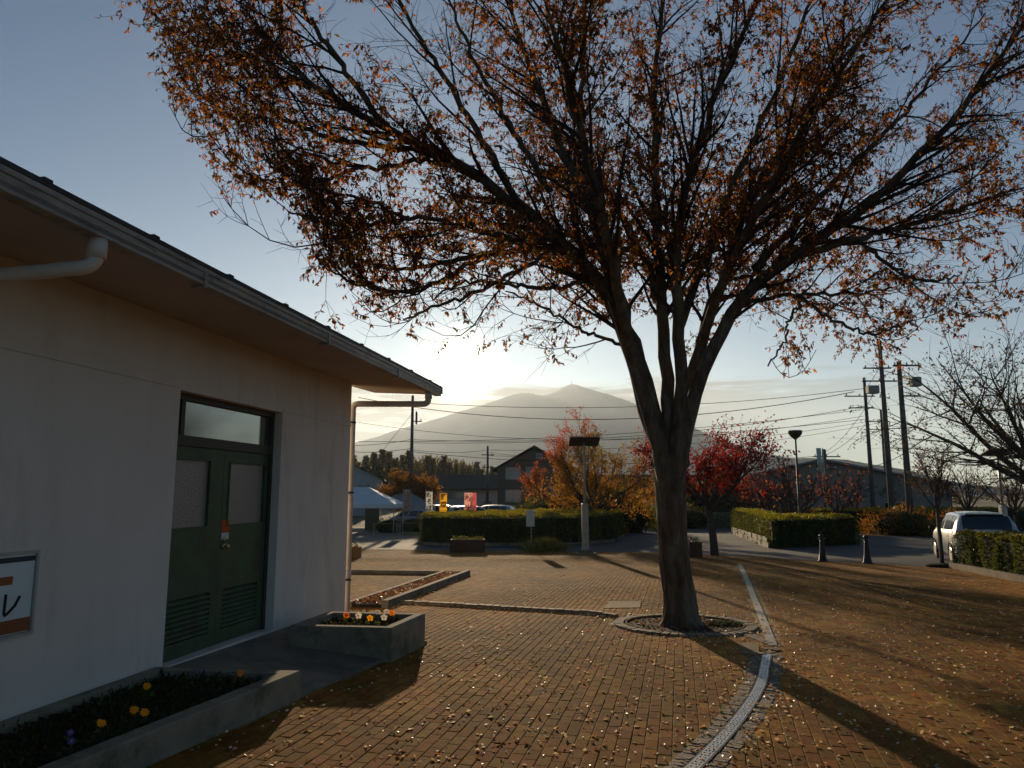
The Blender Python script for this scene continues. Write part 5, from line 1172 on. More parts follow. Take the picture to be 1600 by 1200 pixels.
# bare cherry row behind the bright hedge
bare = [(1162, 60, 4.4, 0), (1178, 56, 4.5, 1), (1196, 51, 4.6, 0), (1212, 46, 4.6, 1), (1240, 40.5, 4.9, 0), (1226, 65, 4.4, 1), (1300, 52, 4.2, 1)]
blab = ['farthest bare tree of the row, in front of the dark greenery', 'second bare tree of the row, with a few red leaves', 'bare tree third along the row behind the bright hedge', 'bare dark tree fourth along the row, left of the bowl lamp', 'largest bare tree of the row right beside the bowl lamp pole', 'bare tree far behind the bowl lamp, before the hall', 'bare reddish tree between the signboard and the hall window']
for i, (u, Y, h, k) in enumerate(bare):
    x = (u - 800) / F * Y; gen_tree('bare_tree', x, Y, h, 2.6, 1.3, .13 if i == 4 else .10, 60 + i, [(.30, .05, .03, 1), (.25, .11, .03, 1)], [500, 700, 120, 90, 160, 150, 350][i], .13, blab[i], group='bare trees in the row behind the bright hedge', nlimb=8, l1n=9, l2n=5, wide=(20, 66), thick=1.8)
# shrubs and evergreens round the middle
bush('evergreen_bush', P(960, 800, 52).x, 52, 3.6, 2.5, 3.3, gp, 4200, .2, 'large dark evergreen bush right of the autumn tree', cat='bush')
bush('evergreen_bush', P(1120, 800, 66).x, 66, 4.6, 2.5, 4.4, gp, 4200, .26, 'tall dark evergreen bush behind the crimson tree', cat='bush')
bush('evergreen_bush', P(1040, 800, 60).x, 60, 5.5, 1.5, 1.9, gp, 2600, .2, 'low dark hedge like bush before the white walled house', cat='bush')
bush('orange_bush', P(948, 790, 45).x, 45, 1.1, .9, 2.2, [(.30, .12, .02, 2), (.18, .13, .03, 2)], 900, .16, 'small orange bush at the right of the autumn tree', cat='bush')
bush('evergreen_bush', P(868, 800, 50).x, 50, 3.0, 2.0, 2.5, gp, 3000, .2, 'dark evergreen bush between the brown house and the autumn tree', cat='bush')
# big bare tree at right
q_x = (1648 - 800) / F * 27
gen_tree('wide_bare_tree', q_x, 27, 8.2, 6.6, 2.1, .26, 77, [(.05, .045, .035, 3), (.09, .06, .035, 1)], 5200, .12, 'wide spreading nearly leafless tree at the right edge behind the hedge', nlimb=12, l1n=17, l2n=8, wide=(16, 66), droop=0, lmat=m_leafg, up=.03, thick=1.2)
# small trees at right
q_ = G(1473, 886); rr = gen_tree('staked_tree', q_.x, q_.y, 3.55, 1.3, 2.0, .045, 81, [(.10, .05, .04, 1), (.06, .05, .04, 2)], 900, .07, 'thin young tree with a stake standing just left of the silver car', nlimb=7, l1n=9, l2n=5, wide=(30, 65), lean=(-.02, 0), droop=0)
mb = MB(); mb.tube([(-.09, -.05, 0), (-.085, -.05, 1.5)], .012, 6); mb.build('stake', m_lampw, rr)
mb = MB(); mb.lathe(0, 0, [(.42, -.02), (.45, .05), (.35, .09), (.12, .11)], 14); mb.build('soil_mound', m_soil, rr, smooth=True)
for i, (u, Y, h, lb) in enumerate(((1503, 45, 4.6, 'leafless tree rising behind the staked tree'), (1575, 36, 3.7, 'leafless flat topped tree behind the grey solar lamp'), (1392, 70, 7.5, 'thin leafless tree between the utility poles'), (1330, 62, 5.2, 'faint leafless tree in front of the gable of the hall'), (1345, 80, 7.5, 'wispy leafless tree left of the tall utility poles'))):
    gen_tree('leafless_tree', (u - 800) / F * Y, Y, h, 2.4, 1.6, .09, 90 + i, [(.08, .05, .04, 1)], 250, .12, lb, nlimb=8, l1n=9, l2n=5, wide=(30, 68), thick=1.8)
# conifers of the far wood
def conifer(name, x, y, h, w, seed, label, group):
    rng = np.random.default_rng(seed); root = empty(name, (x, y, -1.1), label=label, cat='tree', group=group)
    mb = MB(); mb.tube([(0, 0, 0), (0, 0, h * .97)], [w * .09, .03], 6); mb.build('trunk', m_bark2, root)
    n = 900; t = rng.random(n) ** .8; a = rng.random(n) * 6.28; r_ = w * (1 - t) ** .75 * (.45 + .55 * rng.random(n)) * (1 + .25 * np.sin(t * 40)) ; z = h * (.15 + .85 * t)
    C = np.stack([np.cos(a) * r_ * .75, np.sin(a) * r_ * .75, z], 1); D = np.stack([np.cos(a), np.sin(a), rng.uniform(-.2, .35, n)], 1)
    V, Fc = leaf_arrays(C, D, rng.uniform(.5, 1.1, n) * w * .33, .5, rng=rng); link('crown', np_mesh('crown', V, Fc, m_leafg, tints(n, [(.10, .105, .05, 1), (.13, .12, .06, 1)], rng)), root, 'stuff'); return root
protoc = [conifer('conifer', 0, 0, 1, .19, 200 + i, 'x', 'conifers of the wood below the mountain') for i in range(4)]
protos_used = [False] * 4
skyl = [(552, 712), (560, 722), (572, 712), (585, 707), (598, 703), (608, 706), (618, 716), (630, 711), (668, 712), (676, 716), (688, 722), (694, 712), (702, 722), (713, 725), (722, 721), (733, 727), (745, 722), (752, 733), (770, 729), (779, 733), (790, 738), (800, 736), (545, 716), (640, 704)]
for i, (u, v) in enumerate(skyl):
    Y = 150 + (i * 37) % 40; p = P(u, v, Y); h = p.z + 1.1; k = i % 4
    o = protoc[k] if not protos_used[k] else copy_tree(protoc[k]); protos_used[k] = True
    o.location = (p.x, Y, -1.1); o.scale = (h * 1.15, h * 1.15, h); o.rotation_euler.z = i * 1.3
    o['label'] = 'dark conifer in the hazy wood below the mountain slope'
tl = bush('treeline', -30, 182, 46, 8, 9.8, [(.10, .105, .05, 1), (.13, .12, .06, 1)], 16000, 1.0, 'hazy belt of woodland below the left foot of the mountain', cat='wood')
tl['kind'] = 'stuff'
for c in tl.children: c['kind'] = 'stuff'
tr2 = bush('treeline', 70, 230, 70, 8, 5.5, [(.05, .06, .02, 1), (.07, .07, .03, 1)], 6000, 1.1, 'hazy belt of woodland behind the hall at the right', cat='wood'); tr2['kind'] = 'stuff'
for c in tr2.children: c['kind'] = 'stuff'

# ------------------------------------------------------------------ houses
def house(name, x, y, rz, w, d, he, hr, mw, mr, label, wins=(), cat='house', over=.5, ridge='x', base=-1.1, doors=()):
    """w along local x (front faces -y), eave height he, ridge height hr; ridge='y' shows a gable to the front"""
    root = empty(name, (x, y, base), rz, label, cat)
    mb = MB(); mb.box(0, 0, he / 2, w, d, he)
    if ridge == 'y': mb.add([(-w / 2, -d / 2, he), (w / 2, -d / 2, he), (0, -d / 2, hr - .1), (-w / 2, d / 2, he), (w / 2, d / 2, he), (0, d / 2, hr - .1)], [(0, 1, 2), (5, 4, 3), (0, 3, 4, 1)])
    else: mb.add([(-w / 2, -d / 2, he), (-w / 2, d / 2, he), (-w / 2, 0, hr - .1), (w / 2, -d / 2, he), (w / 2, d / 2, he), (w / 2, 0, hr - .1)], [(2, 1, 0), (3, 4, 5), (0, 1, 4, 3)])
    mb.build('wall', mw, root)
    mb = MB(); t = .18
    def slab(pts): mb.add(pts + [(a, b, c + t) for a, b, c in pts], [(3, 2, 1, 0), (4, 5, 6, 7), (0, 1, 5, 4), (1, 2, 6, 5), (2, 3, 7, 6), (3, 0, 4, 7)])
    if ridge == 'y':
        s = (hr - he) / (w / 2); W2 = w / 2 + over; D2 = d / 2 + over
        slab([(-W2, -D2, he - s * over), (0, -D2, hr), (0, D2, hr), (-W2, D2, he - s * over)][::-1]); slab([(W2, -D2, he - s * over), (W2, D2, he - s * over), (0.001, D2, hr), (0.001, -D2, hr)][::-1])
    else:
        s = (hr - he) / (d / 2); W2 = w / 2 + over; D2 = d / 2 + over
        slab([(-W2, -D2, he - s * over), (W2, -D2, he - s * over), (W2, 0, hr), (-W2, 0, hr)]); slab([(-W2, 0.001, hr), (W2, 0.001, hr), (W2, D2, he - s * over), (-W2, D2, he - s * over)])
    mb.build('roof', mr, root)
    for (wx, wz, ww, wh, nm_) in wins:
        mb = MB(); fw_ = .07; yy = -d / 2 - .05
        for (bx, bz, bw_, bh) in ((wx, wz + wh / 2, ww, fw_), (wx, wz - wh / 2, ww, fw_), (wx - ww / 2, wz, fw_, wh + fw_), (wx + ww / 2, wz, fw_, wh + fw_), (wx, wz, fw_ * .7, wh - fw_)): mb.box(bx, yy, bz, bw_, .10, bh)
        f = mb.build('window', m_wframe, root)
        for s_ in (-1, 1):
            mb = MB(); mb.box(wx + s_ * ww / 4, -d / 2 - .03, wz, ww / 2 - fw_ * .9, .03, wh - fw_); mb.build('pane', nm_, f)
    return root
HX = P(838, 780, 75).x
house('brown_house', 2.5, 79.5, R(-3), 7.4, 9.0, 5.3, 7.4, m_housed, m_rooft, 'dark brown two storey house with a low gable left of the autumn tree', [(-2.15, 4.75, 1.45, 1.15, m_wglass), (-.45, 4.85, .75, 1.0, m_wglass), (-2.15, 2.5, 1.5, 1.2, m_wglass), (.5, 6.5, .6, .5, m_wglass), (2.3, 2.6, 1.2, 1.1, m_wglass)], ridge='y', over=.55)
house('pale_house', P(712, 780, 88).x, 92, R(3), 9.5, 7, 3.5, 4.9, m_houseg, m_rooft, 'pale grey low house with a long window behind the yellow banner', [(-1.4, 2.5, 1.8, .8, m_wglass), (.6, 2.5, 1.8, .8, m_wglass), (3.4, 1.3, 1.4, 1.2, m_wglass)], ridge='x', over=.8)
house('grey_house', P(568, 780, 95).x - 2, 96, R(8), 8, 7, 4.6, 6.6, m_houseg, m_rooft, 'grey house with a pitched roof seen between the wall and the downpipe', [(2, 3.4, 1.4, 1.0, m_wglass), (2, 1.4, 1.4, 1.1, m_wglass)], ridge='y')
house('white_house', P(1045, 780, 85).x, 88, R(-2), 15, 7, 2.9, 4.8, mat('cream_wall', (.5, .42, .32), (.44, .37, .28), .5, .9), m_rooft, 'cream walled low house half hidden behind the big trunk', [(-4.5, 1.7, 1.6, 1.1, m_wglass), (3, 1.7, 1.8, 1.1, m_wglass)], ridge='x', over=.8)
hl = house('hall_building', 33.5, 84, R(-16), 21, 26, 3.6, 5.9, m_hall, mat('hall_roof', (.24, .24, .25), (.2, .2, .21), .5, .6), 'large grey hall with a broad low gable behind the bare trees', [(6.2, 1.2, 1.8, 1.4, m_dark), (-4, 1.6, 1.8, 1.1, m_wglass), (1, 1.6, 1.8, 1.1, m_wglass)], ridge='y', cat='hall', over=.7)
for k in range(-10, 11):
    if k % 2: continue
    mb = MB(); mb.box(k, -13.02, 1.79, .05, .03, 3.5); mb.build('cladding_rib', m_hall, hl)
house('shed', P(1388, 780, 92).x, 96, 0, 4, 4, 2.3, 2.9, m_tent, m_rooft, 'small white shed beyond the utility poles', (), ridge='x', cat='shed')
house('low_barn', P(1435, 780, 75).x + 1.0, 82, R(-10), 9, 8, 2.6, 4.2, m_hall, m_rooft, 'low brown barn right of the hall', (), ridge='x', cat='barn')
# concrete block wall at the lane end
mb = MB(); mb.box(20, 64, -.5, 26, .2, 1.1); o = mb.build('garden_wall', m_conc); tag(o, 'low grey garden wall along the far side of the lane', 'wall')

# ------------------------------------------------------------------ tents, cabinet, bicycles
def tent(x, y, w, d, he, hp_, label, m=None, rz=0):
    root = empty('canopy_tent', (x, y, gz(y)), rz, label, 'tent', 'market tents at the left')
    mb = MB(); c = [(-w / 2, -d / 2, he), (w / 2, -d / 2, he), (w / 2, d / 2, he), (-w / 2, d / 2, he)]
    ap_ = [(-w * .12, 0, hp_), (w * .12, 0, hp_)]
    lo = [(a, b, z - .25) for a, b, z in c]
    vs = c + ap_ + lo
    mb.add(vs, [(0, 1, 5, 4), (1, 2, 5), (2, 3, 4, 5), (3, 0, 4), (0, 6, 7, 1), (1, 7, 8, 2), (2, 8, 9, 3), (3, 9, 6, 0)])
    mb.build('canopy', m or m_tent, root)
    for sx in (-1, 1):
        for sy in (-1, 1): mb = MB(); mb.tube([(sx * w / 2 * .97, sy * d / 2 * .97, 0), (sx * w / 2 * .97, sy * d / 2 * .97, he - .02)], .03, 6); mb.build('leg', m_steel, root)
    return root
tent(P(560, 800, 50).x, 50, 5.6, 4.5, 1.95, 3.05, 'white canopy tent nearest the building, behind the green cabinet')
tent(P(632, 800, 60).x, 60, 4.6, 4, 1.75, 2.75, 'blue grey canopy tent behind the dark banner', m_tentb)
tent(P(592, 800, 66).x, 66, 4.2, 4, 1.7, 2.4, 'low grey canopy tent between the other two', m_tentb)
q_ = G(581, 829); root = empty('cabinet', (q_.x, q_.y, gz(q_.y)), label='tall dull green steel cabinet under the white tent', cat='cabinet')
mb = MB(); mb.bbox(0, 0, 1.35, .95, .7, 2.5, .02); mb.build('body', m_boxg, root)
mb = MB(); mb.bbox(0, 0, 2.64, 1.1, .85, .07, .02); mb.build('lid', m_boxg, root)
mb = MB(); mb.bbox(-.225, -.36, 1.35, .43, .02, 2.3, .005); mb.build('door', m_boxg, root); mb = MB(); mb.bbox(.225, -.36, 1.35, .43, .02, 2.3, .005); mb.build('door', m_boxg, root)
mb = MB(); mb.box(0, 0, .05, .9, .65, .1); mb.build('plinth', m_conc, root)
def bicycle(x, y, rz, label):
    root = empty('bicycle', (x, y, gz(y)), rz, label, 'bicycle', 'bicycles parked by the tents')
    for sx in (-.52, .52):
        mb = MB(); mb.tube([(sx + math.cos(a) * .32, 0, .34 + math.sin(a) * .32) for a in np.linspace(0, 2 * PI, 21)], .018, 5, caps=False); wv = mb.build('wheel', m_tyre, root)
        for k in range(8):
            a = PI * k / 8; mb = MB(); mb.tube([(sx - math.cos(a) * .3, 0, .34 - math.sin(a) * .3), (sx + math.cos(a) * .3, 0, .34 + math.sin(a) * .3)], .002, 3); mb.build('spoke', m_steel, wv)
    mb = MB()
    for a, b in (((-.52, 0, .34), (-.15, 0, .3)), ((-.15, 0, .3), (-.28, 0, .82)), ((-.15, 0, .3), (.36, 0, .75)), ((-.26, 0, .74), (.34, 0, .82)), ((-.52, 0, .34), (-.25, 0, .72)), ((.52, 0, .34), (.34, 0, .95))): mb.tube([a, b], .017, 6)
    mb.build('frame', m_black, root)
    mb = MB(); mb.bbox(-.29, 0, .85, .26, .14, .05, .02); mb.build('saddle', m_black, root)
    mb = MB(); mb.tube([(.2, -.27, .98), (.33, -.15, 1.0), (.35, 0, .97), (.33, .15, 1.0), (.2, .27, .98)], .012, 6); mb.build('handlebar', m_steel, root)
    mb = MB(); mb.bbox(.6, 0, .85, .25, .3, .2, .01); mb.build('basket', m_steel, root)
for i, (u, v, a, lb) in enumerate(((603, 829, .3, 'black bicycle right beside the green cabinet'), (622, 828, -.2, 'black bicycle in the middle of the parked bicycles'), (645, 826, .5, 'black bicycle at the hedge end of the parked bicycles'))):
    q_ = G(u, v); bicycle(q_.x, q_.y, a, lb)
def table(x, y, lb, w=1.8):
    root = empty('folding_table', (x, y, gz(y)), 0, lb, 'table', 'folding tables under the tents'); mb = MB(); mb.bbox(0, 0, .7, w, .6, .04, .01); mb.build('tabletop', m_housed, root)
    for sx in (-1, 1):
        for sy in (-1, 1): mb = MB(); mb.tube([(sx * w * .45, sy * .25, 0), (sx * w * .45, sy * .25, .68)], .015, 6); mb.build('leg', m_steel, root)
table(P(605, 800, 47).x, 47, 'dark folding table in front of the tents by the bicycles'); table(P(640, 800, 49).x, 49, 'dark folding table between the dark banner and the hedge')
bush('low_shrub', P(612, 800, 52).x, 52, 1.6, 1.0, 1.0, gp, 700, .12, 'low green shrub under the tents'); bush('low_shrub', P(650, 800, 54).x, 54, 1.8, 1.0, 1.1, gp, 700, .12, 'low green shrub behind the hedge end')

# banners on poles
def banner(u, vt, vb, w, Y, mcl, txt, mtxt, label, rz=0, group='advertising banners beyond the hedge', fs=.44):
    p = P(u, vt, Y); zt = p.z; zb_ = P(u, vb, Y).z; h = zt - zb_; root = empty('banner', (p.x, Y, gz(Y)), rz, label, 'banner', group); g0 = gz(Y)
    mb = MB(); mb.tube([(-w / 2 - .03, 0, 0), (-w / 2 - .03, 0, zt - g0 + .15)], .018, 6); mb.tube([(-w / 2 - .03, 0, zt - g0 + .03), (w / 2, 0, zt - g0 + .03)], .012, 6); mb.build('pole', m_steel, root)
    V = []; Fc = []; nx, nz_ = 6, 16
    for j in range(nz_ + 1):
        for i in range(nx + 1):
            s = i / nx; t = j / nz_; V.append((-w / 2 + s * w, .03 * math.sin(s * 4 + t * 3) * s, zt - g0 - t * h))
    for j in range(nz_):
        for i in range(nx): a = j * (nx + 1) + i; Fc.append((a, a + 1, a + nx + 2, a + nx + 1))
    link('cloth', np_mesh('cloth', V, Fc, mcl, smooth=True), root)
    for k, ch in enumerate(txt):
        cu = bpy.data.curves.new('lettering', 'FONT'); cu.body = ch; cu.size = min(w * .92, h / len(txt) * 1.0); cu.align_x = 'CENTER'; cu.align_y = 'CENTER'; cu.offset = .012; cu.materials.append(mtxt)
        tmp_o = bpy.data.objects.new('tmp', cu); COL.objects.link(tmp_o); dg = bpy.context.evaluated_depsgraph_get(); me_t = bpy.data.meshes.new_from_object(tmp_o.evaluated_get(dg)); bpy.data.objects.remove(tmp_o); me_t.name = 'lettering'; o = bpy.data.objects.new('lettering', me_t); COL.objects.link(o); o.parent = root; o.location = (0.0, -.035, zt - g0 - h * (k + .5) / len(txt)); o.rotation_euler = (PI / 2, 0, 0)
banner(637, 766, 800, .46, 46, m_cloth['dark'], '地曲フェ', m_cloth['white'], 'dark banner with white Japanese characters by the tents')
banner(671, 768, 800, .42, 48, m_cloth['white'], '新そば', m_ink, 'white banner with dark characters left of the yellow one')
banner(693, 771, 808, .42, 44, m_cloth['yellow'], '野菜市', m_inkr, 'yellow banner with red characters above the hedge')
banner(732, 770, 803, .48, 45, m_cloth['pink'], '新米', m_inkr, 'pale pink banner with red characters above the hedge')
banner(740, 770, 803, .36, 46.5, m_cloth['red'], '新米', m_cloth['white'], 'deeper red banner half behind the pale pink one')

# ------------------------------------------------------------------ utility poles and wires
def upole(u, vt, Y, r0, label, arms=(), boxes=(), lamps=(), base=None, group='utility poles', umin=None):
    p = P(u, vt, Y); z0 = gz(Y) if base is None else base; root = empty('utility_pole', (p.x, Y, z0), label=label, cat='utility pole', group=group); H = p.z - z0
    mb = MB(); mb.tube([(0, 0, 0), (0, 0, H * .5), (0, 0, H)], [r0 * 1.25, r0, r0 * .72], 12); mb.build('pole', m_cpole, root, smooth=True)
    for dz, w, off in arms:
        mb = MB(); mb.box(off, 0, H - dz, w, .09, .09); ar = mb.build('crossarm', m_black, root)
        for k in range(3):
            mb = MB(); mb.lathe(off - w * .42 + k * w * .42, 0, [(.03, H - dz + .05), (.06, H - dz + .08), (.05, H - dz + .14), (.02, H - dz + .22)], 8); mb.build('insulator', m_paper, ar)
    for dz, bx, bw_, bh, mm in boxes:
        mb = MB(); mb.bbox(bx, 0, H - dz, bw_, .5, bh, .04); mb.build('transformer', mm, root)
    for dz, bx in lamps:
        mb = MB(); mb.tube([(0, 0, H - dz), (bx, -.1, H - dz + .1)], .025, 6); mb.build('lamp_arm', m_black, root); mb = MB(); mb.bbox(bx * 1.15, -.1, H - dz + .12, .6, .25, .14, .04); mb.build('lamp_head', m_lampw, root)
    return root
upole(645, 618, 62, .15, 'slim utility pole at the left, behind the end of the eaves', arms=((2.2, .9, .35), (6.3, 1.6, -.8)), boxes=((1.9, .35, .12, 1.1, m_black),))
upole(762, 697, 84, .15, 'short utility pole left of the brown house', arms=((1.0, 1.4, 0), (2.4, 1.2, 0)))
upole(1350, 590, 62, .16, 'leftmost pole of the cluster, with crossarms near its top', arms=((1.6, 2.6, -.5), (2.6, 2.2, -.4)))
upole(1374, 533, 50, .17, 'tallest pole of the cluster carrying a pale transformer', arms=((1.9, 1.9, -.3), (2.8, 2.4, -.2)), boxes=((3.4, -.72, .75, .55, m_lampw),))
upole(1404, 565, 46, .18, 'thick pole of the cluster nearest the orange shrub', arms=((.25, 1.8, .5), (2.2, 1.2, .6)), boxes=((1.3, .95, .6, .6, m_lampw),))
upole(1376, 640, 85, .16, 'thin far pole between the taller poles', arms=((1.4, 2.4, -.3), (2.3, 3.0, -.6)))
q_ = (1289 - 800) / F * 60
pr_ = upole(1287, 702, 60, .22, 'stout short pole behind the white signboard', arms=((.6, 2.2, .2), (1.6, 1.6, .2)))
sgp = empty('roadside_signboard', ((1278 - 800) / F * 58, 58, gz(58)), label='tall narrow white signboard on a post behind the bowl lamp', cat='signboard')
zt = P(1278, 700, 58).z - gz(58); zb_ = P(1282, 736, 58).z - gz(58)
mb = MB(); mb.bbox(0, 0, (zt + zb_) / 2 + .25, .42, .1, (zt - zb_) * .72, .02, .35); mb.build('board', m_paper, sgp)
mb = MB(); mb.bbox(.12, 0, zb_ + .3, .36, .1, .7, .02, .35); mb.build('lower_board', mat('yellow_board', (.6, .5, .3), None, 3, .6), sgp)
mb = MB(); mb.tube([(.42, 0, 0), (.32, 0, zt)], .04, 8); mb.tube([(.32, 0, zt - .4), (0, 0, zt - .4)], .03, 6); mb.tube([(.35, 0, zb_ + .2), (.1, 0, zb_ + .2)], .03, 6); mb.build('post', m_steel, sgp)
wires = [
 ((560, 621, 70), (1335, 612, 62), 4.5, .03), ((560, 690, 62), (1345, 640, 62), 1.5, .02), ((645, 629, 62), (1350, 607, 62), 1.9, .022),
 ((645, 687, 62), (1352, 634, 62), 2.2, .02), ((645, 692, 62), (1352, 655, 62), 1.2, .02), ((645, 703, 62), (762, 703, 84), .5, .02), ((762, 703, 84), (1376, 655, 85), 2.2, .02), ((762, 712, 84), (1376, 660, 85), 2.6, .02),
 ((540, 705, 62), (645, 700, 62), .4, .02), ((540, 696, 62), (645, 686, 62), .3, .02), ((645, 706, 62), (1287, 712, 60), 1.6, .02), ((1287, 712, 60), (1352, 664, 62), .6, .018), ((1287, 708, 60), (1374, 600, 50), 1.2, .018),
 ((1352, 607, 62), (1374, 573, 50), .3, .02), ((1374, 573, 50), (1404, 571, 46), .2, .02), ((1404, 600, 46), (1720, 690, 34), 1.2, .025), ((1404, 610, 46), (1720, 640, 34), 1.0, .02), ((1376, 655, 85), (1740, 700, 80), 2, .02), ((1376, 660, 85), (1740, 712, 80), 2, .02),
 ((645, 645, 62), (585, 720, 55), 0.0, .02), ((560, 660, 66), (1350, 650, 62), 3.6, .018), ((762, 706, 84), (838, 712, 76), .3, .015)]
wlab = ['heavy dark overhead wire crossing the mountain just under its summit', 'overhead wire crossing the foot of the mountain to the leftmost pole of the cluster', 'overhead wire just below the heavy one across the mountain',
 'upper of the close pair of wires leaving the crossarm of the left pole', 'lower of the close pair of wires leaving the crossarm of the left pole', 'short wire between the left pole and the short pole by the brown house', 'upper wire from the short pole over the brown house roof to the far pole', 'lower wire from the short pole over the brown house roof to the far pole',
 'lower short wire from the downpipe to the left pole', 'upper short wire from the downpipe to the left pole', 'low slack wire running behind the bowl lamp to the stout pole', 'short wire rising from the stout pole to the leftmost pole of the cluster', 'steep wire from the stout pole to the tallest pole',
 'short wire between the leftmost and the tallest pole', 'short wire between the tallest and the thick pole', 'heavy drooping wire from the thick pole into the wide bare tree', 'lighter wire above the drooping one running into the wide bare tree', 'upper far wire leaving the cluster to the right edge', 'lower far wire leaving the cluster to the right edge',
 'slanting stay wire beside the left pole', 'thin wire across the middle of the mountain slope', 'short service wire from the short pole to the brown house']
for i, (a, b, sag, r_) in enumerate(wires):
    A2, B2 = P(*a), P(*b); mb = MB(); pts = []
    for k in range(25):
        s = k / 24; q_ = A2 * (1 - s) + B2 * s; pts.append((q_.x, q_.y, q_.z - sag * 4 * s * (1 - s) * .5))
    mb.tube(pts, r_, 4); o = mb.build('overhead_wire', m_wire); tag(o, wlab[i], 'wire', 'overhead wires')

# ------------------------------------------------------------------ cars
STN = [(-1.98, .60, .38, .70, .72, .50), (-1.95, .74, .30, .84, .88, .60), (-1.90, .80, .24, .93, 1.00, .66), (-1.80, .825, .22, .97, 1.20, .68), (-1.68, .835, .21, .98, 1.40, .65), (-1.55, .84, .20, .985, 1.475, .63), (-1.2, .845, .20, .98, 1.515, .62), (-.4, .845, .20, .96, 1.53, .62), (.3, .845, .20, .95, 1.50, .61), (.65, .845, .20, .94, 1.40, .62), (1.0, .84, .20, .93, 1.18, .68), (1.25, .835, .21, .92, 1.00, .74), (1.6, .82, .22, .84, .90, .70), (1.85, .76, .25, .74, .78, .6), (1.96, .60, .32, .62, .64, .5)]
S_ = np.array(STN)
def stn(y): return [np.interp(y, S_[:, 0], S_[:, k]) for k in range(1, 6)]
def car(x, y, rz, label, paint, near=True, group=None, z=None, sc=1.0):
    root = empty('parked_car', (x, y, gz(y) if z is None else z), rz, label, 'car', group); root.scale = (sc, sc, sc)
    ys = np.unique(np.concatenate([np.linspace(-1.98, 1.96, 34), S_[:, 0]])); V = []; n = 0
    def section(y_):
        w, zb_, zt_, zr, wr = stn(y_); zt2 = min(zt_, zr)
        return [(w * .80, zb_), (w * .94, zb_ + .03), (w, zb_ + .16), (w * 1.005, zb_ + (zt2 - zb_) * .55), (w * .99, zt2 - .08), (w * .965, zt2), ((w * .965 + wr) / 2 * 1.005, (zt2 + zr) / 2 + .01), (wr * 1.0, zr - .055), (wr * .90, zr - .012), (wr * .5, zr + .012), (0, zr + .02)]
    for y_ in ys:
        s = section(y_); loop = [(-a, b) for a, b in s] + [(a, b) for a, b in s[::-1][1:]]; V += [(a, y_, b) for a, b in loop]; n = len(loop)
    Fc = [(i * n + j, i * n + j + 1, (i + 1) * n + j + 1, (i + 1) * n + j) for i in range(len(ys) - 1) for j in range(n - 1)]
    Fc += [(i * n + n - 1, i * n, (i + 1) * n, (i + 1) * n + n - 1) for i in range(len(ys) - 1)]
    me = bpy.data.meshes.new('body'); me.from_pydata(V, [], Fc + [tuple(range(n)), tuple(range((len(ys) - 1) * n, len(ys) * n))[::-1]]); me.materials.append(paint); me.polygons.foreach_set('use_smooth', [True] * len(me.polygons)); me.update(); link('body', me, root)
    def side(y_, h, s, o_=.006):
        q2 = section(y_); a, b, c = q2[5], q2[6], q2[7]
        if h < .5: t = h * 2; p = (a[0] + (b[0] - a[0]) * t, a[1] + (b[1] - a[1]) * t)
        else: t = h * 2 - 1; p = (b[0] + (c[0] - b[0]) * t, b[1] + (c[1] - b[1]) * t)
        return (s * (p[0] + o_), y_, p[1] + .003)
    for s in (-1, 1):
        for (y0, y1, y0t, y1t) in ((-1.45, -1.02, -1.42, -1.0), (-.97, -.12, -.95, -.12), (-.05, .86, -.05, .60)):
            mb = MB(); k = 6; vs = []
            for i in range(k + 1):
                for j in range(5):
                    h = .06 + .86 * j / 4; yb = y0 + (y1 - y0) * i / k; yt = y0t + (y1t - y0t) * i / k; vs.append(side(yb + (yt - yb) * j / 4, h, s))
            mb.add(vs, [((i * 5 + j), (i + 1) * 5 + j, (i + 1) * 5 + j + 1, i * 5 + j + 1) for i in range(k) for j in range(4)]); mb.build('side_window', m_cglass, root, smooth=True)
        if near:
            mb = MB(); w = stn(.95)[0]; mb.bbox(s * (w + .09), .92, 1.0, .19, .10, .13, .03); mb.build('wing_mirror', m_plastic, root)
            mb = MB(); mb.bbox(s * .853, -.78, .82, .02, .16, .03, .006); mb.bbox(s * .853, .10, .82, .02, .16, .03, .006); mb.build('door_handle', m_rim, root)
            for yy in (-1.0, -.08, .92):
                mb = MB(); pts = [(s * (section(yy)[k][0] + .001), yy, section(yy)[k][1]) for k in (1, 2, 3, 4, 5)]; mb.tube(pts, .004, 4); mb.build('door_seam', m_plastic, root)
        mb = MB(); vs = []
        for i in range(4):
            for j in range(4):
                y_ = -1.955 + .18 * j / 3; w, zb_, zt_, zr, wr = stn(y_); z_ = .80 + .22 * i / 3; xx = np.interp(z_, [p[1] for p in section(y_)[2:8]], [p[0] for p in section(y_)[2:8]]); vs.append((s * (xx + .008), y_, z_))
        mb.add(vs, [(i * 4 + j, i * 4 + j + 1, (i + 1) * 4 + j + 1, (i + 1) * 4 + j) for i in range(3) for j in range(3)]); mb.build('tail_lamp', m_tail, root)
        for yy in (-1.2, 1.22):
            mb = MB(); mb.tube([(s * .66, yy, .30), (s * .85, yy, .30)], .30, 24); wv = mb.build('wheel', m_tyre, root)
            mb = MB(); mb.tube([(s * .851, yy, .30), (s * .858, yy, .30)], [.2, .18], 20); mb.build('rim', m_rim, wv)
            mb = MB(); mb.tube([(s * (.846 + .001 * k), yy + math.cos(a) * .35, .30 + math.sin(a) * .35) for k, a in enumerate(np.linspace(-.25, PI + .25, 14))], .018, 5); mb.build('wheel_arch', m_plastic, root)
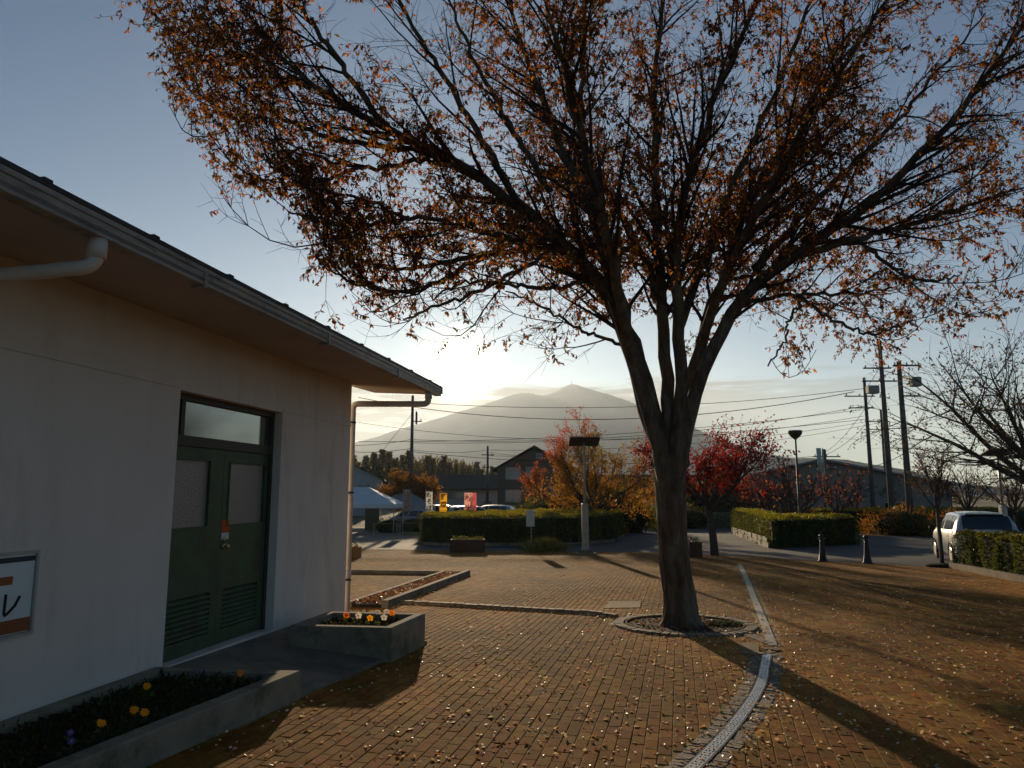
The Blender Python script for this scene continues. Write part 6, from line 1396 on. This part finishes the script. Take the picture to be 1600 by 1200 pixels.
    def top_patch(y0, y1, fw_, nm, m):
        mb = MB(); vs = []; K = 8; J = 8
        for i in range(K + 1):
            y_ = y0 + (y1 - y0) * i / K; w, zb_, zt_, zr, wr = stn(y_); sec = section(y_)
            for j in range(J + 1):
                xx = (-1 + 2 * j / J) * wr * fw_; zz_ = np.interp(abs(xx), [0, wr * .5, wr * .9], [zr + .02, zr + .012, zr - .012]) + .007; vs.append((xx, y_ + (-.006 if y1 < 0 else .006), zz_))
        mb.add(vs, [(i * (J + 1) + j, i * (J + 1) + j + 1, (i + 1) * (J + 1) + j + 1, (i + 1) * (J + 1) + j) for i in range(K) for j in range(J)]); mb.build(nm, m, root, smooth=True)
    top_patch(-1.88, -1.60, .90, 'rear_window', m_cglass); top_patch(.62, 1.18, .90, 'windscreen', m_cglass)
    if near:
        mb = MB(); mb.tube([(0, -1.1, 1.53), (0, -1.28, 1.62)], [.012, .004], 6); mb.build('aerial', m_plastic, root)
        mb = MB(); mb.bbox(0, -1.60, 1.49, 1.0, .18, .03, .01); mb.build('roof_spoiler', paint, root)
        mb = MB(); mb.box(0, -1.985, .62, .33, .02, .165); mb.build('number_plate', m_paper, root)
    return root
q_ = G(1462, 873); car(q_.x + .30, q_.y - 1.6, R(-20), 'silver hatchback parked behind the near hedge, seen from its rear left corner', m_silver)
gC = 'cars parked beyond the long hedge'
car(P(766, 790, 56).x, 56, R(75), 'pale car beyond the hedge left of the brown house', m_carw, False, gC, z=-.75)
car(P(738, 790, 50).x, 51.5, R(-80), 'pale car directly behind the pink banners', m_carw, False, gC, z=-.75)
car(P(868, 796, 47).x, 47, R(84), 'dark car right behind the hedge beside the solar lamp', m_cardk, False, gC, z=-.85)
car(P(676, 790, 66).x, 66, R(85), 'dark car behind the white banner', m_cardk, False, gC, z=-.9)
car(P(655, 790, 62).x, 58.5, R(60), 'pale car between the grey tent and the white banner', m_carw, False, gC, z=-1.1)
q_ = strip_sheet([(-6, 44), (3, 44), (4, 50), (-8, 50)], .010, 'grass_verge', mat('dry_grass', (.16, .13, .04), (.10, .09, .03), 2, 1, 1, 60))

print('LEAVES', len(LC), 'BRICKS', len(BR), 'TRIS', sum(len(o.data.polygons) for o in bpy.data.objects if o.type == 'MESH'))
